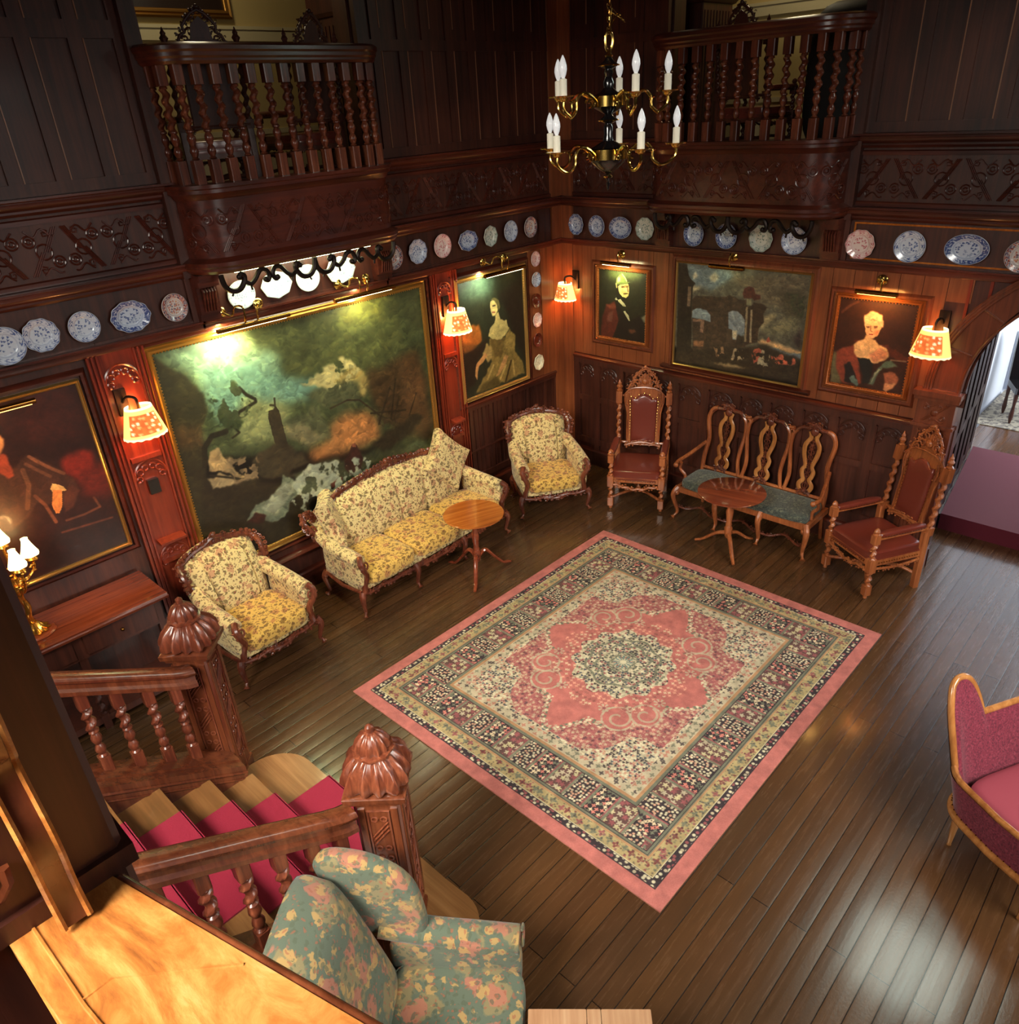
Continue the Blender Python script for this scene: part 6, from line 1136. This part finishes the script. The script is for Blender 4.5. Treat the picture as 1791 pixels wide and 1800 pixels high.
    for s in (-1,1):
        carved(b,[F(s*u,z,.01) for u,z in ((.20,1.28),(.17,1.34),(.13,1.36),(.14,1.41),(.10,1.46),(.06,1.50),(.0,1.53))],.014,12+s,(0,-1,0),.010,1.6)
        for cx,cz,rr in ((.08,1.36,.045),(.05,1.44,.035),(.13,1.31,.03)): b.tube([F(s*(cx+rr*(1-.07*k)*math.cos(k*.6)),cz+rr*(1-.07*k)*math.sin(k*.6),.012) for k in range(12)],.009,6)
    b.ball(F(0,1.38,.02),.036,10,8,1,.6,1.1); b.ball(F(0,1.55,.01),.022,8,6); b.ball(F(.035,1.53,.01),.014,6,5); b.ball(F(-.035,1.53,.01),.014,6,5); b.prism([(-.10,1.28),(.10,1.28),(.07,1.42),(0,1.48),(-.07,1.42)],0,.012,'xz'); k0=len(b.v)-10
    b.v[k0:]=[F(v[0],v[2],v[1]-.005) for v in b.v[k0:]]; b.build('carved_crest',WT,t)
    return t
t1=throne('high-backed leather throne chair with barley-twist posts in the corner, facing the rug','brown leather throne chairs'); put(t1,6.86,4.68,-.885,-.465)
t2=copy_tree(t1); tag(t2,'high-backed leather throne chair with barley-twist posts beside the arch'); put(t2,6.84,2.14,-.865,.50)
def darken(o):
    for ch_ in [x for x in D.objects if x.parent==o]:
        if ch_.type=='MESH':
            ch_.data=ch_.data.copy()
            for i,mm in enumerate(ch_.data.materials):
                if mm.name in('throne_oak','carved_walnut'): ch_.data.materials[i]=WD
        darken(ch_)
    return o
for x,y,fx,fy,lb in ((3.55,YL+.55,.25,1,'carved throne chair back at the left end of the left gallery'),(4.35,YL+.55,-.1,1,'carved throne chair back in the middle of the left gallery')):
    c=darken(copy_tree(t1)); tag(c,lb,'chair','dark chairs on the galleries'); put(c,x,y,fx,fy,GZ); c.scale=(.9,.8,.86)
c=darken(copy_tree(t1)); tag(c,'carved throne chair back on the right gallery','chair','dark chairs on the galleries'); put(c,XR+.55,4.1,1,-.1,GZ); c.scale=(.9,.8,.82)
# ---------------------------------------------------------------- triple chair-back settee
s=empty('settee',(7.0,3.42,0),math.radians(-90),'walnut triple chair-back settee with pierced splats and slate brocade seat','settee'); h=.76; dep=.46
for x in (-h,-.26,.26,h): b=MB(); cabriole(b,x,0,.40,0 if abs(x)<.5 else math.copysign(.7,x),-1,.034,.07); b.ball((x,-.03,.34),.036,8,6); b.build('leg',WT,s)
for x in (-h+.03,h-.03): b=MB(); b.tube([(x,dep,.42),(x,dep+.02,.2),(x,dep+.07,0)],.02,8); b.build('leg',WT,s)
b=MB(); b.sweep([(-h,dep,.39),(-h,0,.39),(h,0,.39),(h,dep,.39)],[(-.03,-.04),(.015,-.04),(.02,0),(.01,.02),(-.03,.02)],closed=True,flip=-1); b.build('seat_rail',WT,s)
b=MB(); b.ball((0,dep*.5-.01,.44),1,44,12,h-.005,dep*.52,.055,.26); b.build('seat_cushion',SLATE,s)
for x0,x1 in ((-h,-.26),(-.26,.26),(.26,h)):
    b=MB(); carved(b,spline([(x0,0,.15),(x0+.1,.05,.12),((x0+x1)/2,.10,.16),(x1-.1,.05,.12),(x1,0,.15)],5),.013,3,(0,0,1),.02,1.4); b.build('stretcher',WC,s)
G=lambda u,z,o=0:(u,dep+.0+(z-.42)*.14-o,z)
b=MB(); b.tube([G(-h+.02,.50),G(h-.02,.50)],.02,8)
for x in (-h+.03,h-.03):
    q=1 if x<0 else -1; b.tube(spline([G(x,.40),G(x-q*.0,.62),G(x+q*.03,.85),G(x-q*.005,1.08),G(x+q*.03,1.19),G(x+q*.09,1.22)],5),.025,8)
for x in (-.255,.255):
    for q in (-1,1): b.tube(spline([G(x+q*.02,.50),G(x+q*.05,.66),G(x+q*.04,.80),G(x+q*.012,.98),G(x+q*.02,1.12),G(x+q*.06,1.18)],5),.022,8)
    carved(b,[G(x-.03,1.19,.01),G(x+.03,1.19,.01)],.02,2,(0,-1,0),.01,1.2)
b.build('back_frame',WT,s)
for x in (-.50,0,.50):
    b=MB(); b.tube(spline([G(x-.20,1.17),G(x-.14,1.215),G(x-.07,1.22),G(x,1.245),G(x+.07,1.22),G(x+.14,1.215),G(x+.20,1.17)],5),.022,8); carved(b,[G(x-.06,1.24,.01),G(x,1.275,.01),G(x+.06,1.24,.01)],.022,7,(0,-1,0),.009,1.2); b.ball(G(x,1.19,.01),.045,10,8,1,.5,1); b.build('yoke_rail',WC,s)
    b=MB()
    for q in (-1,1): b.tube(spline([G(x+q*.045,1.19),G(x+q*.03,1.12),G(x+q*.075,1.04),G(x+q*.072,.94),G(x+q*.035,.82),G(x+q*.062,.76),G(x+q*.05,.70),G(x+q*.035,.66),G(x+q*.07,.61),G(x+q*.06,.56),G(x+q*.02,.51)],4),.024,6,.4,up=(0,-1,0))
    b.build('splat',WF,s)
    b=MB()
    for k in range(8): zz=.72+.05*k; b.tube([G(x+(.022+.012*(k%2))*math.cos(t),zz+.022*math.sin(t)) for t in [2*PI*i/8 for i in range(8)]],.007,5,closed=True)
    b.tube([G(x,.53),G(x,1.12)],.006,5); b.tube([G(x+.03*math.cos(t),.60+.035*math.sin(t)) for t in [2*PI*i/8 for i in range(8)]],.009,5,closed=True); carved(b,[G(x-.07,.515,.012),G(x,.55,.015),G(x+.07,.515,.012)],.018,4,(0,-1,0),.01,1.2); b.build('splat_fretwork',WC,s)
for q in (-1,1): b=MB(); b.tube(spline([G(q*(h-.03),.80),(q*(h+.03),dep*.6,.72),(q*(h+.07),dep*.2,.68),(q*(h+.05),.0,.675)],5),.022,8); b.ball((q*(h+.045),-.01,.67),.03,8,6); b.tube(spline([(q*(h+.04),.10,.665),(q*(h+.06),.11,.58),(q*(h-.0),.13,.5),(q*(h),.12,.42)],4),.019,8); b.build('arm',WT,s)
# ---------------------------------------------------------------- round tripod tables
def tripod(x,y,z,r,top,leg,label,splay,rz,curvy):
    t=empty('tripod_table',(x,y,0),rz,label,'table'); b=MB(); b.lathe([(0.001,z-.02),(r*.93,z-.022),(r,z-.012),(r,z-.004),(r*.985,z),(.001,z)],(0,0,0),56); b.build('table_top',top,t)
    b=MB(); b.box(-.09,.09,-.09,.09,z-.05,z-.022); b.lathe([(.04,.22),(.045,.26),(.03,.29),(.036,.31),(.028,.33),(.036,.40),(.042,.46),(.028,.53),(.024,z-.12),(.034,z-.10),(.024,z-.08),(.04,z-.05)],(0,0,0),18); b.lathe([(.02,.14),(.035,.16),(.042,.2),(.04,.22)],(0,0,0),18); b.build('column',leg,t)
    for k in range(3):
        M=Matrix.Rotation(2*PI*k/3,4,'Z'); b=MB(M); S=splay
        P=spline([(.02,0,.21),(.10,0,.26),(S*.55,0,.15),(S*.82,0,.045),(S,0,.028),(S+.03,0,.02)] if curvy else [(.02,0,.20),(S*.35,0,.17),(S*.75,0,.06),(S,0,.02)],5); b.tube(P,[.028-.012*i/len(P) for i in range(len(P))],8,.8); b.build('leg',leg,t)
    return t
tripod(4.67,5.17,.72,.315,WY,WM,'round yew tilt-top table with a mahogany tripod stem in front of the sofa',.36,math.radians(-20),True)
tripod(6.71,3.37,.70,.35,WM,WT,'round dark red table with straight splayed feet in front of the settee',.36,math.radians(100),False)
# ---------------------------------------------------------------- green floral wing chair
w=empty('wing_chair',(1.38,1.59,0),math.radians(38.3),'green floral wing armchair beside the front newel','armchair'); dep=.64; h=.30
b=MB(); b.box(-h-.06,h+.06,.0,dep+.08,.14,.34,.03); b.build('seat_frame',WING,w)
b=MB(); b.ball((0,dep*.47-.02,.385),1,32,14,h+.005,dep*.54,.085,.26); b.build('seat_cushion',WING,w)
b=MB(); b.tube([(u,v,.44) for u,v in rrect(-h+.01,h-.01,-.04,dep-.02,.05)],.006,6,closed=True); b.build('cushion_piping',WING,w)
def wb(U,V):
    hw=.33-.05*(1-V)-.05*V**6; u=(U*2-1)*hw; z=.36+(.84-.06*abs(2*U-1)**3)*V
    return (u,dep-.03+.27*V-.08*(1-abs(2*U-1)**4)*(1-abs(2*V-1)**6)+.04*(V>.97),z)
b=MB(); b.grid(wb,24,22); b.grid(lambda U,V:(lambda p:(p[0]*1.02,dep+.12+.27*V,p[2]))(wb(U,V)),12,12)
for s_ in (0,1): b.grid(lambda U,V:(wb(s_,V)[0],wb(s_,V)[1]*(1-U)+(dep+.12+.27*V)*U,wb(s_,V)[2]),2,16)
b.grid(lambda U,V:(lambda p:(p[0],p[1]*(1-V)+(dep+.39)*V,p[2]+.02*math.sin(V*PI)))(wb(U,1)),16,3); b.build('back_rest',WING,w)
for q in (-1,1):
    b=MB(); ol=[(dep+.02,.60),(dep-.16,.60),(dep-.20,.70),(dep-.19,.85),(dep-.16,.98),(dep-.08,1.09),(dep+.06,1.17),(dep+.20,1.20),(dep+.30,1.19),(dep+.34,1.12),(dep+.26,.9),(dep+.16,.7)]
    ol=[(p.x,p.y) for p in spline([(a,c,0) for a,c in ol+[ol[0]]],3)[:-1]]; pillow(b,ol,.055,lambda y,z,t:(q*(h+.05+.05*(z-.6))+t,y,z)); b.build('wing',WING,w)
    b=MB(); P=spline([(q*(h+.065),-.03,.60),(q*(h+.07),.2,.61),(q*(h+.06),.42,.64),(q*(h+.05),dep+.05,.70)],5); b.tube(P,.075,14,.85); b.ball((q*(h+.045),dep*.48,.45),1,14,10,.06,dep*.54,.19,.3)
    b.build('arm',WING,w); b=MB(); b.tube([(q*(h+.075)+(.008+.0078*t)*math.cos(t)*q,-.045,.60+(.008+.0078*t)*math.sin(t)) for t in [.5*i for i in range(17)]],.007,6); b.build('scroll_piping',WING,w)
for x,y in ((-h,.04),(h,.04),(-h,dep),(h,dep)): b=MB(); b.lathe([(.018,0),(.02,.05),(.026,.14)],(x,y,0),8); b.build('leg',WM,w)
# ---------------------------------------------------------------- burgundy tub chair cut by the right edge
u_=empty('tub_chair',(4.47,-.34,0),math.radians(-28),'burgundy woven tub armchair with a carved fruitwood frame at the right edge','armchair')
TW=.58; TP=[(-TW,0),(-TW-.015,.25),(-TW,.46)]+[(-TW+.2-.2*math.cos(q),.46+.2*math.sin(q)) for q in [PI/2*k/6 for k in range(1,7)]]; TP=TP+[(-x,y) for x,y in TP[::-1]]
TS=[0]
for q0,q1 in zip(TP[:-1],TP[1:]): TS.append(TS[-1]+math.hypot(q1[0]-q0[0],q1[1]-q0[1]))
def plan(t):
    s_=t*TS[-1]; i=max(k for k in range(len(TP)-1) if TS[k]<=s_+1e-9); f=(s_-TS[i])/(TS[i+1]-TS[i]); return TP[i][0]+(TP[i+1][0]-TP[i][0])*f,TP[i][1]+(TP[i+1][1]-TP[i][1])*f
def hs(t):
    s_=min(t,1-t)*TS[-1]; d=abs(s_-.80)/.155; e=.50*(1-d**2.6)**.5 if d<1 else 0
    return max(.56+e,.80 if s_>.9 else 0)
Bp=lambda t,z,o=0:(plan(t)[0]*(1+.05*max(0,z-.35))+o*plan(t)[0]*.6,plan(t)[1]+.36*max(0,z-.35)*min(1,min(t,1-t)*TS[-1]/.5)+o*.3,z)
b=MB(); b.grid(lambda U,V:Bp(U,.30+(hs(U)-.30)*V,.04),120,10); b.grid(lambda U,V:Bp(U,.30+(hs(U)-.30)*V,-.12+.06*abs(2*V-1)**4),120,10); b.build('tub_back',BURG,u_,merge=False)
b=MB(); b.tube([Bp(t,hs(t)+.008,-.02) for t in np.linspace(0,1,200)],.021,10); b.tube([Bp(t,hs(t)+.022,-.02) for t in np.linspace(0,1,200)],.009,8); b.build('top_rail',WF,u_)
b=MB(); b.tube([Bp(t,.31,.05) for t in np.linspace(0,1,100)]+[(.3,-.06,.31),(0,-.08,.31),(-.3,-.06,.31)],.026,10,closed=True); b.build('seat_rail',WF,u_)
b=MB(); studs(b,[Bp(t,.345,.06) for t in np.linspace(0,1,60)],.02,.005); b.build('brass_studs',BRD,u_)
b=MB(); b.ball((0,.30,.42),1,28,12,TW-.05,.33,.08,.4); b.build('seat_pad',PINK,u_)
for x,y in ((-TW+.02,.02),(TW-.02,.02),(-TW+.05,.56),(TW-.05,.56)): b=MB(); b.lathe([(.010,0),(.016,.01),(.014,.03),(.02,.12),(.026,.22),(.03,.25),(.022,.27),(.03,.29)],(x,y,0),12,lobes=8,amp=.06); b.build('leg',WF,u_)
# ---------------------------------------------------------------- low board-topped table at the bottom edge
k=empty('side_table',(1.55,1.22,0),math.atan2(-.75,.66),'small pale board-topped table at the bottom edge beside the wing chair','table')
b=MB()
for x0,x1 in ((-.30,-.015),(-.012,.055),(.058,.30)): b.box(x0,x1,-.26,.21,.44,.462,.003)
b.build('table_top',WL,k,smooth=False)
for x in (-.26,.26):
    for y in (-.22,.17): b=MB(); b.box(x-.02,x+.02,y-.02,y+.02,0,.44); b.build('leg',WM,k,smooth=False)
b=MB(); b.box(-.26,.26,-.235,-.215,.36,.44); b.box(-.26,.26,.165,.185,.36,.44); b.build('apron',WM,k,smooth=False)
# ---------------------------------------------------------------- sideboard and gilt lamp
q=empty('sideboard',(.72,6.10,0),0,'long dark sideboard with a plank top under the left portrait','sideboard')
b=MB()
for y0,y1 in ((-.28,-.10),(-.097,.09),(.093,.26)): b.box(-1.05,1.06,y0,y1,.97,1.0,.003)
b.sweep([(-1.05,-.27,.955),(1.05,-.27,.955),(1.05,.25,.955)],[(0,0),(.012,0),(.018,.02),(.012,.03),(0,.03)]); b.build('plank_top',WM,q)
b=MB(); b.box(-1.0,1.0,-.22,.22,.72,.955); b.box(-1.0,1.0,-.2,.22,.06,.12); b.box(-1.0,1.0,.2,.22,.1,.75); b.build('body',WD,q,smooth=False)
for x in (-.66,0,.66):
    b=MB(); b.box(x-.29,x+.29,-.235,-.22,.75,.93,.004); d=b.build('drawer',WD,q,smooth=False); b=MB(); b.ball((x,-.25,.84),.016,8,6); b.build('knob',BRD,d)
for x in (-.98,-.33,.33,.98):
    b=MB(); b.box(x-.03,x+.03,-.21,-.15,0,.14); b.twist((x,-.18,.14),(x,-.18,.6),.032,5,8); b.box(x-.03,x+.03,-.21,-.15,.6,.73); b.build('leg',WD,q)
g=empty('table_lamp',(.86,6.08,1.0),.3,'gilt branching table lamp with glowing tulip shades on the sideboard','lamp')
b=MB(); b.lathe([(.001,0),(.135,.0),(.14,.01),(.13,.022),(.001,.024)],(0,0,0),32); b.build('round_plinth',WM,g)
GL=mat('gilt_bronze',(206,144,60),.22,.9); b=MB(); b.lathe([(.09,.024),(.095,.035),(.07,.05),(.05,.07),(.03,.10)],(0,0,0),48,lobes=10,amp=.14); b.twist((0,0,.10),(.0,0,.38),.032,1.6,10); b.lathe([(.03,.36),(.05,.40),(.05,.43),(.025,.46),(.02,.5)],(0,0,0),40,lobes=8,amp=.16); b.build('twisted_stem',GL,g)
for i,(ax,ay,az) in enumerate(((.17,.0,.62),(-.02,-.16,.66),(-.18,.05,.62),(.02,.02,.80))):
    b=MB(); P=spline([(0,0,.46),(ax*.4,ay*.4,.44),(ax*.95,ay*.95,.50),(ax,ay,az-.05)],6); b.tube(P,.010,8)
    for k_ in range(7): p=P[min(len(P)-1,4+k_*2)]; b.ball((p[0]+.02*math.cos(k_*2),p[1]+.02*math.sin(k_*2),p[2]+.01),.014,6,4,1.6,1,.7)
    b.lathe([(.01,-.06),(.04,-.045),(.03,-.03),(.02,-.01)],(ax,ay,az),14,lobes=7,amp=.15); arm=b.build('branch',GL,g)
    b=MB(); b.lathe([(.06,-.01),(.064,.0),(.052,.03),(.034,.08),(.024,.115),(.026,.13),(.022,.132)],(ax,ay,az),24,lobes=6,amp=.05); b.build('tulip_shade',mat('glowing_glass',(255,236,190),.4,emit=(255,226,150),es=6),arm)
    if i<2: l=light('POINT','lamp_bulb',(ax,ay,az+.1),9,(1,.5,.16),None,shadow_soft_size=.05); l.parent=g
# ---------------------------------------------------------------- things beyond the arch
b=MB(); 
q=empty('dining_chair',(12.0,1.80,.181),math.radians(-65),'dark high-backed chair on the patterned rug beyond the arch','chair')
b=MB(); b.box(-.24,.24,-.24,.22,.42,.5,.02); b.build('seat',BLK,q); b=MB(); b.add([(x,y+(z>.6)*.08,z) for z in (.5,1.22) for x,y in ((-.24,.18),(.24,.18),(.24,.24),(-.24,.24))],[(0,3,2,1),(4,5,6,7),(0,1,5,4),(1,2,6,5),(2,3,7,6),(3,0,4,7)]); b.build('backrest',BLK,q,smooth=False)
for x in (-.21,.21):
    for y in (-.2,.2): b=MB(); b.lathe([(.014,0),(.03,.1),(.02,.25),(.03,.42)],(x,y,0),8); b.build('leg',WD,q)
pm=fabric('far_patterned_rug',(150,140,120),[(9,.42,(96,88,80),.8,'f'),(16,.4,(60,48,46),.8,'f')],.95)
b=MB(); b.box(11.5,13.15,-1.0,2.3,.171,.18); tag(b.build('patterned_rug',pm,smooth=False),'grey patterned rug in the bright room beyond the arch','rug')
# ---------------------------------------------------------------- gallery furnishings
r=empty('framed_picture',(4.15,YL+1.87,5.75),0,'gold-framed picture on the cream wall behind the left balcony','painting')
b=MB(); b.sweep([(-.55,0,-.36),(.55,0,-.36),(.55,0,.5),(-.55,0,.5)],GP,up=(0,-1,0),closed=True); b.build('frame',GOLD,r); b=MB(); b.box(-.55,.55,-.01,.0,-.36,.5); b.build('picture',mat('dark_picture',(48,34,26),.4),r,smooth=False)
for F,u,lb in ((FL,5.35,'dark fluted wooden case standing at the right of the left gallery'),(FR,5.15,'dark fluted wooden case standing at the left of the right gallery')):
    x,y,z=F(u,-.75,GZ); t=empty('tall_cabinet',(x,y,z),0,lb,'cabinet'); b=MB(); b.box(-.3,.3,-.3,.3,0,1.36,.01); b.sweep([(-.3,-.3,1.36),(.3,-.3,1.36),(.3,.3,1.36),(-.3,.3,1.36)],[(0,0),(.02,.01),(.04,.04),(0,.05)],closed=True); b.box(-.26,.26,-.26,.26,1.4,2.1,.01)
    for k_ in range(9): 
        for s_ in (-1,1): b.box(-.26+.06*k_,-.24+.06*k_,s_*.3-.008,s_*.3+.008,.1,1.3); b.box(s_*.3-.008,s_*.3+.008,-.26+.06*k_,-.24+.06*k_,.1,1.3)
    b.build('case',WD,t,smooth=False)
# dark draped chest on the right gallery
x,y,z=FR(3.35,-.7,GZ); b=MB(); b.ball((0,0,.62),1,20,12,.33,.38,.62,.5); o=b.build('draped_figure',mat('black_drape',(26,22,20),.6)); o.location=(x,y,z); tag(o,'black draped form standing at the right end of the right gallery','drapery')
